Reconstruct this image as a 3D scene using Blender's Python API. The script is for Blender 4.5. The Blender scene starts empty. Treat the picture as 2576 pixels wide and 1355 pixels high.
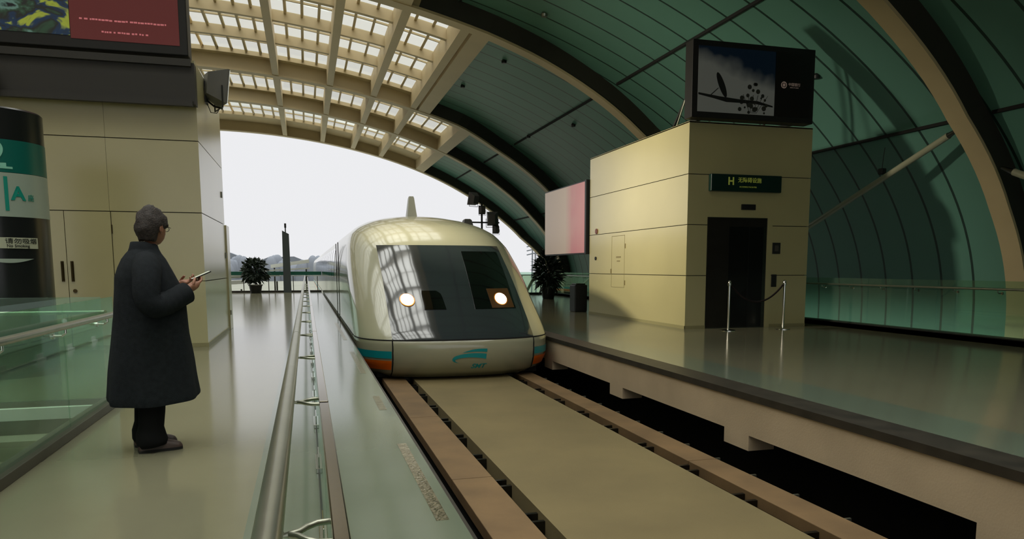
import bpy, bmesh, math, random
from mathutils import Vector, Matrix, noise
random.seed(7)
PI = math.pi
S = bpy.context.scene
COL = S.collection

# ---------------------------------------------------------------- camera
F = 1900.0; CX = 1330.0; CY = 900.0; VX = 770.0; HY = 672.0
PITCH = math.atan((CY-HY)/F); YAW = math.atan((CX-VX)*math.cos(PITCH)/F)
cam = bpy.data.cameras.new('camera'); camo = bpy.data.objects.new('camera', cam); COL.objects.link(camo)
cam.sensor_fit = 'HORIZONTAL'; cam.sensor_width = 36.0; cam.lens = F/2576*36
cam.shift_x = (1288-CX)/2576; cam.shift_y = (CY-677.5)/2576
cam.clip_start = 0.02; cam.clip_end = 2000
camo.location = (0, 0, 1.35); camo.rotation_euler = (PI/2-PITCH, 0, -YAW)
S.camera = camo

# ---------------------------------------------------------------- world, light, exposure
S.view_settings.view_transform = 'Standard'; S.view_settings.look = 'None'
S.view_settings.gamma = 1.0; S.view_settings.exposure = 0.0; S.view_settings.use_curve_mapping = False
w = bpy.data.worlds.new('overcast_sky'); S.world = w; w.use_nodes = True
nt = w.node_tree; nt.nodes.clear()
out = nt.nodes.new('ShaderNodeOutputWorld'); bg = nt.nodes.new('ShaderNodeBackground')
tc = nt.nodes.new('ShaderNodeTexCoord'); sp = nt.nodes.new('ShaderNodeSeparateXYZ')
mr = nt.nodes.new('ShaderNodeMapRange'); mr.interpolation_type = 'SMOOTHSTEP'
mr.inputs['From Min'].default_value = 0.5; mr.inputs['From Max'].default_value = 1.0
mr.inputs['To Min'].default_value = 0.87; mr.inputs['To Max'].default_value = 5.6
nt.links.new(tc.outputs['Generated'], sp.inputs[0]); nt.links.new(sp.outputs['Z'], mr.inputs['Value'])
nt.links.new(mr.outputs[0], bg.inputs['Strength']); bg.inputs['Color'].default_value = (.97, .975, 1.0, 1)
nt.links.new(bg.outputs[0], out.inputs[0])

def area_lamp(name, loc, size, power, col, direction, sy=None):
    l = bpy.data.lights.new(name, 'AREA'); l.energy = power; l.color = col
    l.shape = 'RECTANGLE'; l.size = size; l.size_y = sy or size
    o = bpy.data.objects.new(name, l); COL.objects.link(o); o.location = loc
    o.rotation_euler = Vector(direction).to_track_quat('-Z', 'Y').to_euler()
    return o

# ---------------------------------------------------------------- helpers
def lin(c):
    return tuple((v/255/12.92 if v/255 <= .04045 else ((v/255+.055)/1.055)**2.4) for v in c)
MATS = {}
def mat(name, rgb, rough=.5, metal=0., var=0., vscale=3., bump=0., bscale=60., emis=None, es=1., spec=.5, coat=0.):
    if name in MATS: return MATS[name]
    m = bpy.data.materials.new(name); m.use_nodes = True; MATS[name] = m
    n = m.node_tree; b = n.nodes['Principled BSDF']; c = lin(rgb)
    b.inputs['Base Color'].default_value = (*c, 1); b.inputs['Roughness'].default_value = rough
    b.inputs['Metallic'].default_value = metal; b.inputs['Specular IOR Level'].default_value = spec
    b.inputs['Coat Weight'].default_value = coat; b.inputs['Coat Roughness'].default_value = .06 if rough < .25 else .16
    if emis: b.inputs['Emission Color'].default_value = (*lin(emis), 1); b.inputs['Emission Strength'].default_value = es
    t = n.nodes.new('ShaderNodeTexCoord')
    nz = n.nodes.new('ShaderNodeTexNoise'); nz.inputs['Scale'].default_value = vscale; nz.inputs['Detail'].default_value = 5
    n.links.new(t.outputs['Object'], nz.inputs['Vector'])
    r = n.nodes.new('ShaderNodeMapRange'); r.inputs['From Min'].default_value = .3; r.inputs['From Max'].default_value = .7
    r.inputs['To Min'].default_value = 1-var; r.inputs['To Max'].default_value = 1+var*.6
    n.links.new(nz.outputs['Fac'], r.inputs['Value'])
    mx = n.nodes.new('ShaderNodeMix'); mx.data_type = 'RGBA'; mx.blend_type = 'MULTIPLY'; mx.inputs['Factor'].default_value = 1
    mx.inputs['A'].default_value = (*c, 1); n.links.new(r.outputs[0], mx.inputs['B']); n.links.new(mx.outputs['Result'], b.inputs['Base Color'])
    if bump:
        n2 = n.nodes.new('ShaderNodeTexNoise'); n2.inputs['Scale'].default_value = bscale; n2.inputs['Detail'].default_value = 4
        n.links.new(t.outputs['Object'], n2.inputs['Vector'])
        bp = n.nodes.new('ShaderNodeBump'); bp.inputs['Strength'].default_value = bump; bp.inputs['Distance'].default_value = .01
        n.links.new(n2.outputs['Fac'], bp.inputs['Height']); n.links.new(bp.outputs[0], b.inputs['Normal'])
    return m

def colnode(m):
    """insert a multiply in front of Base Color and hand back its B socket"""
    n = m.node_tree; b = n.nodes['Principled BSDF']; src = b.inputs['Base Color'].links[0].from_socket
    mx = n.nodes.new('ShaderNodeMix'); mx.data_type = 'RGBA'; mx.inputs['Factor'].default_value = 0
    n.links.new(src, mx.inputs['A']); n.links.new(mx.outputs['Result'], b.inputs['Base Color'])
    return n, mx
def mathn(n, op, a, b=None, c=None):
    k = n.nodes.new('ShaderNodeMath'); k.operation = op
    for i, v in enumerate((a, b, c)):
        if v is None: continue
        if isinstance(v, (int, float)): k.inputs[i].default_value = v
        else: n.links.new(v, k.inputs[i])
    return k.outputs[0]

def glassmat(name, tint, refl=1.45, rough=.0, haze=0.):
    m = bpy.data.materials.new(name); m.use_nodes = True; MATS[name] = m; n = m.node_tree; n.nodes.clear()
    o = n.nodes.new('ShaderNodeOutputMaterial'); tr = n.nodes.new('ShaderNodeBsdfTransparent'); gl = n.nodes.new('ShaderNodeBsdfGlossy')
    tr.inputs[0].default_value = (*lin(tint), 1); gl.inputs['Roughness'].default_value = rough; gl.inputs[0].default_value = (.9, 1, .95, 1)
    lw = n.nodes.new('ShaderNodeLayerWeight'); lw.inputs['Blend'].default_value = .5
    fz = mathn(n, 'ADD', mathn(n, 'MULTIPLY', mathn(n, 'POWER', lw.outputs['Facing'], 5), .85), .04)
    mx = n.nodes.new('ShaderNodeMixShader'); n.links.new(fz, mx.inputs[0]); n.links.new(tr.outputs[0], mx.inputs[1]); n.links.new(gl.outputs[0], mx.inputs[2])
    last = mx
    if haze:
        df = n.nodes.new('ShaderNodeBsdfDiffuse'); df.inputs[0].default_value = (*lin((176, 200, 182)), 1)
        m2 = n.nodes.new('ShaderNodeMixShader'); m2.inputs[0].default_value = haze
        n.links.new(mx.outputs[0], m2.inputs[1]); n.links.new(df.outputs[0], m2.inputs[2]); last = m2
    n.links.new(last.outputs[0], o.inputs[0])
    return m

def tag(o, label=None, cat=None, group=None, kind=None):
    if label: o['label'] = label
    if cat: o['category'] = cat
    if group: o['group'] = group
    if kind: o['kind'] = kind
    return o
def empty(name, loc, label=None, cat=None, group=None, rz=0):
    o = bpy.data.objects.new(name, None); COL.objects.link(o); o.location = loc; o.rotation_euler.z = rz
    o.empty_display_size = .1
    return tag(o, label, cat, group)

class MB:
    def __init__(s): s.v = []; s.f = []
    def add(s, vs, fs):
        k = len(s.v); s.v += [tuple(v) for v in vs]; s.f += [tuple(i+k for i in f) for f in fs]; return s
    def box(s, x0, x1, y0, y1, z0, z1):
        return s.add([(x0,y0,z0),(x1,y0,z0),(x1,y1,z0),(x0,y1,z0),(x0,y0,z1),(x1,y0,z1),(x1,y1,z1),(x0,y1,z1)],
            [(0,3,2,1),(4,5,6,7),(0,1,5,4),(1,2,6,5),(2,3,7,6),(3,0,4,7)])
    def tube(s, pts, r, n=12, close=True):
        pts = [Vector(p) for p in pts]; rs = r if isinstance(r, (list, tuple)) else [r]*len(pts)
        k = len(s.v); up = None
        for i, p in enumerate(pts):
            d = (pts[min(i+1, len(pts)-1)]-pts[max(i-1, 0)]).normalized()
            if up is None: up = d.orthogonal().normalized()
            up = (up-d*up.dot(d)).normalized(); sd = d.cross(up)
            for j in range(n):
                a = 2*PI*j/n; s.v.append(tuple(p+(up*math.cos(a)+sd*math.sin(a))*rs[i]))
        for i in range(len(pts)-1):
            for j in range(n):
                s.f.append((k+i*n+j, k+i*n+(j+1)%n, k+(i+1)*n+(j+1)%n, k+(i+1)*n+j))
        if close:
            s.f.append(tuple(k+j for j in reversed(range(n)))); s.f.append(tuple(k+(len(pts)-1)*n+j for j in range(n)))
        return s
    def lathe(s, prof, n=32, c=(0, 0, 0)):
        k = len(s.v)
        for r, z in prof:
            for j in range(n):
                a = 2*PI*j/n; s.v.append((c[0]+r*math.cos(a), c[1]+r*math.sin(a), c[2]+z))
        for i in range(len(prof)-1):
            for j in range(n): s.f.append((k+i*n+j, k+i*n+(j+1)%n, k+(i+1)*n+(j+1)%n, k+(i+1)*n+j))
        s.f.append(tuple(k+j for j in reversed(range(n)))); s.f.append(tuple(k+(len(prof)-1)*n+j for j in range(n)))
        return s
    def grid(s, rows, flip=False):
        k = len(s.v); m = len(rows[0])
        for r in rows: s.v += [tuple(p) for p in r]
        for i in range(len(rows)-1):
            for j in range(m-1):
                q = (k+i*m+j, k+i*m+j+1, k+(i+1)*m+j+1, k+(i+1)*m+j)
                s.f.append(q[::-1] if flip else q)
        return s
    def prism(s, poly, axis, a, b):
        """poly: 2D points; extruded along axis (0,1,2) from a to b"""
        def P(p, h):
            q = [p[0], p[1]]; q.insert(axis, h); return q
        n = len(poly)
        return s.add([P(p, a) for p in poly]+[P(p, b) for p in poly],
            [tuple(range(n))[::-1], tuple(range(n, 2*n))]+[(i, (i+1)%n, n+(i+1)%n, n+i) for i in range(n)])
    def build(s, name, m, parent=None, smooth=False, bevel=0, kind=None, label=None, cat=None, group=None, auto=None):
        me = bpy.data.meshes.new(name); me.from_pydata(s.v, [], s.f)
        bm = bmesh.new(); bm.from_mesh(me)
        bmesh.ops.recalc_face_normals(bm, faces=bm.faces)
        bm.to_mesh(me); bm.free(); me.update()
        if m: me.materials.append(m)
        if smooth: me.shade_smooth()
        o = bpy.data.objects.new(name, me); COL.objects.link(o)
        if parent:
            o.parent = parent
            if parent.type == 'EMPTY' and parent.parent is None: pass
        if bevel:
            b = o.modifiers.new('bevel', 'BEVEL'); b.width = bevel; b.segments = 2; b.limit_method = 'ANGLE'
            b.harden_normals = False
        if auto is not None:
            e = o.modifiers.new('es', 'EDGE_SPLIT'); e.split_angle = math.radians(auto); me.shade_smooth()
        tag(o, label, cat, group, kind)
        return o

def text_mesh(body, size, align='CENTER', shear=0, extrude=.0015, bold=0):
    cu = bpy.data.curves.new('lettering', 'FONT'); cu.body = body; cu.size = size; cu.align_x = align; cu.align_y = 'CENTER'
    cu.shear = shear; cu.extrude = extrude; cu.offset = bold
    o = bpy.data.objects.new('lettering', cu); COL.objects.link(o)
    dg = bpy.context.evaluated_depsgraph_get(); me = bpy.data.meshes.new_from_object(o.evaluated_get(dg))
    bpy.data.objects.remove(o); bpy.data.curves.remove(cu)
    return me
def text_obj(name, body, size, m, fn, parent, align='CENTER', shear=0, bold=0, sx=1., sub=0):
    """lettering placed through fn(u, v, h) -> point (u right, v up, h out of the surface)"""
    me = text_mesh(body, size, align, shear, bold=bold)
    for v in me.vertices: v.co = Vector(fn(v.co.x*sx, v.co.y, v.co.z+.002))
    me.materials.clear(); me.materials.append(m)
    o = bpy.data.objects.new(name, me); COL.objects.link(o); o.parent = parent
    return o

# ---------------------------------------------------------------- materials
M_floor = mat('platform_floor', (120, 118, 96), .13, 0, .06, 1.2, spec=.6)
M_band = mat('edge_band_floor', (104, 114, 98), .13, 0, .06, 1.2, spec=.6)
M_edge = mat('edge_strip', (50, 45, 38), .45, 0, .45, 4)
M_fascia = mat('fascia_concrete', (196, 176, 146), .75, 0, .12, 1.5, .15)
M_girder = mat('girder_concrete', (116, 103, 68), .8, 0, .14, 1.1, .2)
M_strip = mat('girder_rail_cover', (116, 92, 60), .7, 0, .25, 1.7, .15)
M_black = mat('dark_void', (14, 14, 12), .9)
M_dark = mat('charcoal_metal', (34, 35, 34), .45, .2)
M_panel = mat('cream_panel', (184, 176, 130), .3, 0, .05, .8, spec=.7, coat=.5)
M_joint = mat('panel_joint', (50, 48, 34), .8)
M_steel = mat('brushed_steel', (172, 175, 160), .3, .92, .08, 8)
M_steeld = mat('dark_steel', (80, 80, 74), .3, 1., .1, 8)
M_chrome = mat('chrome', (205, 205, 198), .12, 1.)
M_beige = mat('beige_steel', (186, 168, 130), .5, 0, .06, 1)
M_web = mat('rib_web_shade', (44, 42, 32), .6, 0, .1, 1)  # rib sides away from the skylight: shade put into the colour
M_train = mat('train_paint', (160, 159, 134), .16, 0, .02, 1, spec=.6, coat=.5)
M_teal = mat('teal_paint', (10, 140, 145), .3)
M_orange = mat('orange_paint', (238, 112, 24), .3)
M_wind = mat('windscreen_tint', (46, 52, 54), .10, 0, 0, 1, spec=.7, coat=.6)
M_wind2 = mat('cab_window_glass', (7, 8, 8), .04, 0, 0, 1, spec=.6)
M_lampw = mat('headlamp_light', (255, 250, 225), .3, emis=(255, 248, 225), es=9)
M_lampr = mat('headlamp_reflector', (190, 120, 40), .3, .6, emis=(200, 120, 30), es=.25)
M_coat = mat('coat_wool', (34, 38, 41), .95, 0, .25, 30, .5, 220, spec=.15)
M_trou = mat('trouser_cloth', (16, 17, 18), .9, 0, .1, 20, spec=.2)
M_shoe = mat('shoe_leather', (70, 54, 48), .5, 0, .2, 20)
M_sole = mat('shoe_sole', (16, 14, 13), .7)
M_skin = mat('skin', (150, 105, 82), .55, 0, .06, 20)
M_hair = mat('hair', (46, 38, 33), .7, 0, .5, 60, .8, 120)
M_phone = mat('phone_case', (14, 15, 16), .3)
M_screen = mat('phone_screen', (200, 205, 190), .25, emis=(225, 230, 210), es=.35)
M_leaf = mat('leaf_green', (34, 48, 34), .5, 0, .4, 6)
M_pot = mat('pot_glaze', (18, 20, 20), .4)
M_soil = mat('soil', (40, 32, 24), .95)
M_white = mat('white_enamel', (215, 218, 210), .5)
M_tealr = mat('teal_rail', (8, 96, 78), .4)
M_glass = glassmat('rail_glass', (226, 243, 232), 1.35, 0., .05)
M_pane = glassmat('skylight_glass', (250, 250, 240), 1.4)
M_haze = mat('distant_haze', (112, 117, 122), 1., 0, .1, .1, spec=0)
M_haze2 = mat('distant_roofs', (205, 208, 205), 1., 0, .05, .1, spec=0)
M_ground = mat('outdoor_ground', (110, 112, 98), .95, 0, .2, .3)
M_red = mat('red_film', (84, 34, 34), .3, emis=(84, 32, 32), es=.55)
M_letter = mat('pale_lettering', (205, 120, 125), .5, emis=(180, 100, 105), es=.5)

# teal ceiling panels: seams every 0.76 m along the hall (pattern of the panelling itself)
M_ceil = mat('teal_ceiling_panel', (88, 132, 118), .42, 0, .05, .5, spec=.35)
n_, mx_ = colnode(M_ceil)
tc_ = n_.nodes.new('ShaderNodeTexCoord'); s_ = n_.nodes.new('ShaderNodeSeparateXYZ'); n_.links.new(tc_.outputs['Object'], s_.inputs[0])
fr_ = mathn(n_, 'FRACT', mathn(n_, 'DIVIDE', mathn(n_, 'ADD', s_.outputs['Y'], .947*100.5-.082), .947))
dd_ = mathn(n_, 'ABSOLUTE', mathn(n_, 'SUBTRACT', fr_, .5))
ln_ = mathn(n_, 'LESS_THAN', dd_, .036)
n_.links.new(mathn(n_, 'MULTIPLY', ln_, .9), mx_.inputs['Factor']); mx_.inputs['B'].default_value = (*lin((14, 30, 24)), 1)

# ---------------------------------------------------------------- roof geometry
XC = -5.0  # roof, ribs, skylights and struts are scaled up about the camera
def ell(t, off):
    """t in degrees from the right springing (0) to the left (180); off = distance outside the ribs' inner line"""
    a = 19.69+off; b = 9.06+off*1.25
    r = math.radians(t); return (XC+a*math.cos(r), .2875+b*math.sin(r))
def t_of_x(X, off=.52):
    return math.degrees(math.acos(max(-1, min(1, (X-XC)/(19.69+off)))))
def prof(off, t0, t1, n=48):
    return [ell(t0+(t1-t0)*i/n, off) for i in range(n+1)]
SH = .52
ribs = {   # height -> position along the hall (arches bent one by one to fit image pixels)
 'N': [(-0.338,12.938),(2.538,12.988),(4.287,12.837),(5.787,12.425),(6.225,12.287),(9.35,11.875)],
 'A': [(-0.338,25.125),(3.413,24.75),(5.662,24.062),(6.537,23.438),(7.537,22.812),(8.037,22.625),(9.35,22.5)],
 'B': [(-0.338,37.75),(3.413,37.5),(5.037,37),(6.162,36.125),(6.787,35.625),(7.537,34.5),(9.35,34.25)],
 'C': [(-0.338,43.25),(4.287,43.25),(5.662,42.625),(6.85,41.75),(7.487,41.25),(9.35,40.375)],
 'E': [(-0.338,45.25),(1.775,46.125),(3.225,48.625),(4.412,49.375),(5.537,49.688),(6.287,49.75),(7.412,49.5),(7.912,49.375),(9.35,49.125)]}
for k, d in (('P', -11.9), ('Q', -23.8), ('R', -35.6)): ribs[k] = [(z, y+d) for z, y in ribs['N']]
def ribY(k, z):
    T = ribs[k]
    if z <= T[0][0]: return T[0][1]
    for (a, ya), (b, yb) in zip(T, T[1:]):
        if z <= b: 
            u = (z-a)/(b-a); return ya+(yb-ya)*u
    return T[-1][1]
RW = .47
def rib(k, name, t_sky, lab):
    root = empty(name, (XC, ribY(k, 0), 0)); tag(root, lab, 'arch rib', 'arch ribs of the hall roof')
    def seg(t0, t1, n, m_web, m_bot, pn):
        inn = prof(0, t0, t1, n); outt = prof(SH+.02, t0, t1, n)
        if t0 == 0: inn = [(inn[0][0], -2.6)]+inn; outt = [(outt[0][0], -2.6)]+outt
        if t1 == 180: inn = inn+[(inn[-1][0], -2.6)]; outt = outt+[(outt[-1][0], -2.6)]
        ys = [ribY(k, z) for x, z in inn]
        # bottom flange
        fl = MB(); d = .05
        off = [(x+(X2-x)*.11, z+(Z2-z)*.11) for (x, z), (X2, Z2) in zip(inn, outt)]
        rows = []
        for (x, z), (ox, oz), y in zip(inn, off, ys):
            rows.append([(x, y-RW, z), (x, y, z), (ox, y, oz), (ox, y-RW, oz), (x, y-RW, z)])
        fl.grid(rows); n_ = len(rows)
        o1 = fl.build(pn+'_flange' if False else 'flange', m_bot, root); o1.location = (-XC, -ribY(k, 0), 0)
        wb = MB(); rows = []
        for (ix, iz), (ox, oz), y in zip(off, outt, ys):
            rows.append([(ix, y-RW+.04, iz), (ix, y-.04, iz), (ox, y-.04, oz), (ox, y-RW+.04, oz), (ix, y-RW+.04, iz)])
        wb.grid(rows)
        o2 = wb.build('web', m_web, root); o2.location = (-XC, -ribY(k, 0), 0)
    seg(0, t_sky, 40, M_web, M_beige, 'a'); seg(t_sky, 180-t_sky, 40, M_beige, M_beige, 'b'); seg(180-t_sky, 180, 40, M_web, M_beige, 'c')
    return root
sky_x = {'N': 3.06, 'A': 5.41, 'B': 7.38, 'C': 7.38, 'P': 7.38, 'Q': 7.38, 'R': 7.38}  # unseen rear bays have skylights widened to let in more daylight
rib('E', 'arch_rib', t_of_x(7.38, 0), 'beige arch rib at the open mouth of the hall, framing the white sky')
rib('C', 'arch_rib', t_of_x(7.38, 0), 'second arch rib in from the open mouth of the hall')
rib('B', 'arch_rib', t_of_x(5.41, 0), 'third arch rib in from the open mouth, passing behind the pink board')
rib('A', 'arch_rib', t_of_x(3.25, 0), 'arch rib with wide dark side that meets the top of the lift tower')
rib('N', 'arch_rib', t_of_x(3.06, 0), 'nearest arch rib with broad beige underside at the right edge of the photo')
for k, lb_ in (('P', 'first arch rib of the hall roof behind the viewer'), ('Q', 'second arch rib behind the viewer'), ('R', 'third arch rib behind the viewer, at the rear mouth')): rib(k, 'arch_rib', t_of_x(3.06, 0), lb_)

# ceiling shell with a skylight opening along the crown
order = ['R', 'Q', 'P', 'N', 'A', 'B', 'C', 'E']
shell = MB()
def shell_piece(ya, yb, t0, t1, n, mb, off=SH, legs=False):
    a = prof(off, t0, t1, n); b = prof(off+.12, t0, t1, n)
    if legs and t0 == 0: a = [(a[0][0], -2.6)]+a; b = [(b[0][0], -2.6)]+b
    if legs and t1 == 180: a = a+[(a[-1][0], -2.6)]; b = b+[(b[-1][0], -2.6)]
    rows = []
    for (x, z), (ox, oz) in zip(a, b):
        y0 = ya(z) if callable(ya) else ya; y1 = yb(z) if callable(yb) else yb
        rows.append([(x, y0, z), (x, y1, z), (ox, y1, oz), (ox, y0, oz), (x, y0, z)])
    mb.grid(rows)
for k0, k1 in zip(order, order[1:]):
    ya = lambda z, k=k0: ribY(k, z)-RW*.5; yb = (lambda z, k=k1: ribY(k, z)-RW*.5) if k1 != 'E' else (lambda z: ribY('E', z)-.02)
    ts = t_of_x(sky_x[k0], SH)
    shell_piece(ya, yb, 0, ts, 40, shell, legs=True); shell_piece(ya, yb, 180-ts, 180, 40, shell, legs=True)
ceil = shell.build('ceiling', M_ceil, kind='structure', auto=30)

# longitudinal dark joints
tj = MB()
for Xj in (4.44, 9.5, 13.25):
    for k0, k1 in zip(order, order[1:]):
        if Xj < sky_x[k0]: continue
        x, z = ell(t_of_x(Xj, SH-.03), SH-.03)
        tj.box(x-.03, x+.03, ribY(k0, z)+.02, ribY(k1, z)-RW-.02, z-.03, z+.04)
tj.build('trim_1', M_black, kind='structure')

# skylights: beams, bars, panes
def sky_bay(idx, k0, k1, Xe, bars, deep, yopen):
    root = empty('window_%d' % idx, (XC, ribY(k0, 9.3), 9)); tag(root, kind='structure')
    R = (-XC, -ribY(k0, 9.3), -9)
    def bld(mb, nm, m):
        o = mb.build(nm, m, root); o.location = R; return o
    y0, y1 = ribY(k0, 9.3)-.1, ribY(k1, 9.3)-.25
    sym = lambda xs: xs+[2*XC-x for x in xs]
    beams = [x for x in (-.94, 1.21, 3.0, 4.69) if x < Xe-.4]
    lb = MB()
    for X in sym(beams+[Xe-.25]):
        hw = .25 if abs(X-XC) > Xe-XC-.4 else .125
        rows = []
        for yy in (y0, y1):
            za = [ell(t_of_x(X+s*hw, 0), .02)[1] for s in (-1, 1)]; zb = [ell(t_of_x(X+s*hw, SH), SH+.06)[1] for s in (-1, 1)]
            rows.append([(X-hw, yy, za[0]), (X+hw, yy, za[1]), (X+hw, yy, zb[1]), (X-hw, yy, zb[0]), (X-hw, yy, za[0])])
        # follow the pixel-fitted bend of the arches at both ends
        rows[0] = [(x, ribY(k0, z)-.1, z) for x, y, z in rows[0]]; rows[1] = [(x, ribY(k1, z)-.2, z) for x, y, z in rows[1]]
        lb.grid(rows)
    bld(lb, 'long_beam', M_beige)
        # deck plates with openings between glazing bars
    xs = []
    edges = [-9.06, -.94, 1.21, 3.0, 4.69, 7.1]
    edges = [e for e in edges if e < Xe]; 
    if edges[-1] < Xe-.75: edges.append(Xe-.4)
    bounds = []
    for a, b in zip(edges, edges[1:]):
        nn = max(1, round((b-a)/.54)); bounds += [a+(b-a)*i/nn for i in range(nn)]
    bounds.append(edges[-1])
    bounds = sorted(set(bounds+[2*XC-x for x in bounds]))
    gb = MB(); go = SH-.02
    def strip(X0, X1, Y0, Y1, mb, o0=go, o1=SH+.08):
        t0 = t_of_x(X1, go); t1 = t_of_x(X0, go); shell_piece_o(Y0, Y1, t0, t1, max(1, int(abs(t1-t0)/1.5)), mb, o0, o1)
    def shell_piece_o(Y0, Y1, t0, t1, n, mb, o0, o1):
        a = prof(o0, t0, t1, n); b = prof(o1, t0, t1, n); rows = []
        for (x, z), (ox, oz) in zip(a, b):
            q0 = Y0(z) if callable(Y0) else Y0; q1 = Y1(z) if callable(Y1) else Y1
            rows.append([(x, q0, z), (x, q1, z), (ox, q1, oz), (ox, q0, oz), (x, q0, z)])
        mb.grid(rows)
    for X in bounds: strip(X-.04, X+.04, yopen[0], yopen[1], gb, SH+.01)
    for yb_ in bars: strip(2*XC-Xe, Xe, yb_-.035, yb_+.035, gb, SH+.03)
    for yb_ in deep: strip(2*XC-Xe, Xe, yb_-.10, yb_+.10, gb, SH-.2, SH+.08)
    bld(gb, 'glazing_bar', M_beige)
    pl = MB()
    strip(2*XC-Xe, Xe, lambda z: ribY(k0, z)-.1, yopen[0], pl, SH-.06); strip(2*XC-Xe, Xe, yopen[1], lambda z: ribY(k1, z)-.2, pl, SH-.06)
    bld(pl, 'cover_plate', M_beige)
    gl = MB(); rows = [[(x, yopen[0], z), (x, yopen[1], z)] for x, z in prof(SH+.06, t_of_x(Xe, SH), 180-t_of_x(Xe, SH), 50)]
    gl.grid(rows); bld(gl, 'pane', M_pane)
sky_bay(1, 'A', 'B', 5.41, [23.88, 26.38, 29.12, 31.81], [25.07, 27.77, 30.5], (22.94, 33.44))
sky_bay(2, 'B', 'C', 7.38, [37.62], [], (36.5, 39.69))
sky_bay(3, 'C', 'E', 7.38, [45.25], [], (42.88, 46.75))
sky_bay(4, 'N', 'A', 3.06, [14.0, 16.62, 19.25], [15.25, 17.88, 20.5], (13.0, 21.62))
sky_bay(5, 'P', 'N', 7.38, [2.25, 4.88, 7.5], [3.5, 6.12, 8.75], (1.12, 10.38))
sky_bay(6, 'Q', 'P', 7.38, [-9.62, -7.0, -4.38], [-8.38, -5.75, -3.12], (-10.75, -1.5))
sky_bay(7, 'R', 'Q', 7.38, [-21.5, -18.88, -16.25], [-20.25, -17.62, -15.0], (-22.62, -13.38))

# ---------------------------------------------------------------- floors, track pit
YE = 43.3; YB = -36.0; XL = .78; XR = 4.56; XW = 12.12
fl = MB(); HOLE = (-4.6, -1.9, -3.0, 8.2)
def slab(mb, x0, x1, y0, y1, z0=-.3): mb.box(x0, x1, y0, y1, z0, 0)
slab(fl, -8.78, HOLE[0], YB, YE); slab(fl, HOLE[1], -.35, YB, YE); slab(fl, HOLE[0], HOLE[1], YB, HOLE[2]); slab(fl, HOLE[0], HOLE[1], HOLE[3], YE)
slab(fl, XR+1.0, XW, YB, 36.6)
fl.build('floor', M_floor, kind='structure')
fb = MB(); slab(fb, -.35, XL-.02, YB, YE); slab(fb, XR+.32, XR+1.0, YB, 36.6); slab(fb, -12.56, -8.78, YB, YB+1)
fb.build('floor', M_band, kind='structure')
fe = MB(); slab(fe, XR-.04, XR+.32, YB, 36.6, -.075); slab(fe, XL-.02, XL, YB, YE, -.075)
fe.build('trim_2', M_edge, kind='structure')
fc = MB(); fc.box(XR-.02, XR+.1, YB, 36.6, -.46, -.08)
for i in range(-8, 11):
    yc = 7.28+i*3.42; fc.box(XR-.02, XR+.3, yc-.25, yc+.25, -.63, -.46)
fc.box(XL-.14, XL-.03, YB, YE, -.46, -.02)
fc.build('trim_3', M_fascia, kind='structure')
fo = MB(); slab(fo, -24.6, -12.56, YB, YE); fo.build('floor', M_floor, kind='structure')
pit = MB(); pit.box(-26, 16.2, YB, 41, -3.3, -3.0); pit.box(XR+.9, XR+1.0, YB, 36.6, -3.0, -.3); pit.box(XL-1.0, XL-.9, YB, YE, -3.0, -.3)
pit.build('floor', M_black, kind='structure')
# stairwell lining under the glass fence
sw = MB(); x0, x1, y0, y1 = HOLE
sw.box(x0-.05, x0, y0, y1, -2.9, -.02); sw.box(x1, x1+.05, y0, y1, -2.9, -.02); sw.box(x0, x1, y1, y1+.05, -2.9, -.02); sw.box(x0, x1, y0-.05, y0, -2.9, -.02)
sw.build('wall_stairwell', mat('stairwell_lining', (120, 124, 92), .4, 0, .05, 1), kind='structure')
sn = MB(); sn.box(x0, x1, y1-.05, y1+.02, -.1, .012); sn.build('trim_4', M_white, kind='structure')
ss = MB()
for i in range(14): ss.box(x0, x1, y1-.0-.3*(i+1)-.4, y1-.3*i-.4, -.17*(i+1)-.05, -.17*(i+1))
ss.build('floor', M_floor, kind='structure')
# kerb at the right wall
kb = MB(); kb.box(XW-.5, XW-.02, YB, 36.4, 0, .10); kb.build('baseboard_right', M_dark, kind='structure')
# far platform end step
st = MB(); st.box(-8.5, XL, YE, YE+.25, -.3, .1); st.build('trim_5', M_edge, kind='structure')

# ---------------------------------------------------------------- guideway
gw = empty('guideway', (2.67, 0, -.65), 'sandy concrete guideway girder running under the white train', 'guideway')
def gpart(mb, name, m, **k):
    o = mb.build(name, m, gw, **k); o.location = (-2.67, 0, .65); return o
g = MB(); g.box(1.79, 3.56, YB, 120, -.87, -.65); g.box(1.9, 3.45, YB, 120, -2.6, -.87)
gpart(g, 'deck', M_girder)
for i in range(-3, 12):
    ya = .73+i*3.09
    for a, b in ((1.262, 1.654), (3.755, 4.085)):
        g = MB(); g.box(a, b, ya+.008, ya+3.082, -.76, -.65); gpart(g, 'rail_cover', M_strip, bevel=.006)
for i in range(-2, 10):
    yc = 4.72+i*1.04
    for dy in (-.1, .1):
        gpart(MB().box(1.64, 1.80, yc+dy-.02, yc+dy+.02, -.80, -.69), 'tie', M_steeld); gpart(MB().box(3.55, 3.76, yc+dy-.02, yc+dy+.02, -.80, -.69), 'tie', M_steeld)
g = MB()
g.box(1.33, 1.60, YB, 120, -1.3, -.76); g.box(3.8, 4.05, YB, 120, -1.3, -.76); gpart(g, 'stator_pack', M_black)
for i in range(0, 18):
    g = MB(); yc = 1.6+i*.69; g.box(4.05, 4.25, yc-.012, yc+.012, -.73, -.705); gpart(g, 'cable_clip', M_steel)

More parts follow.
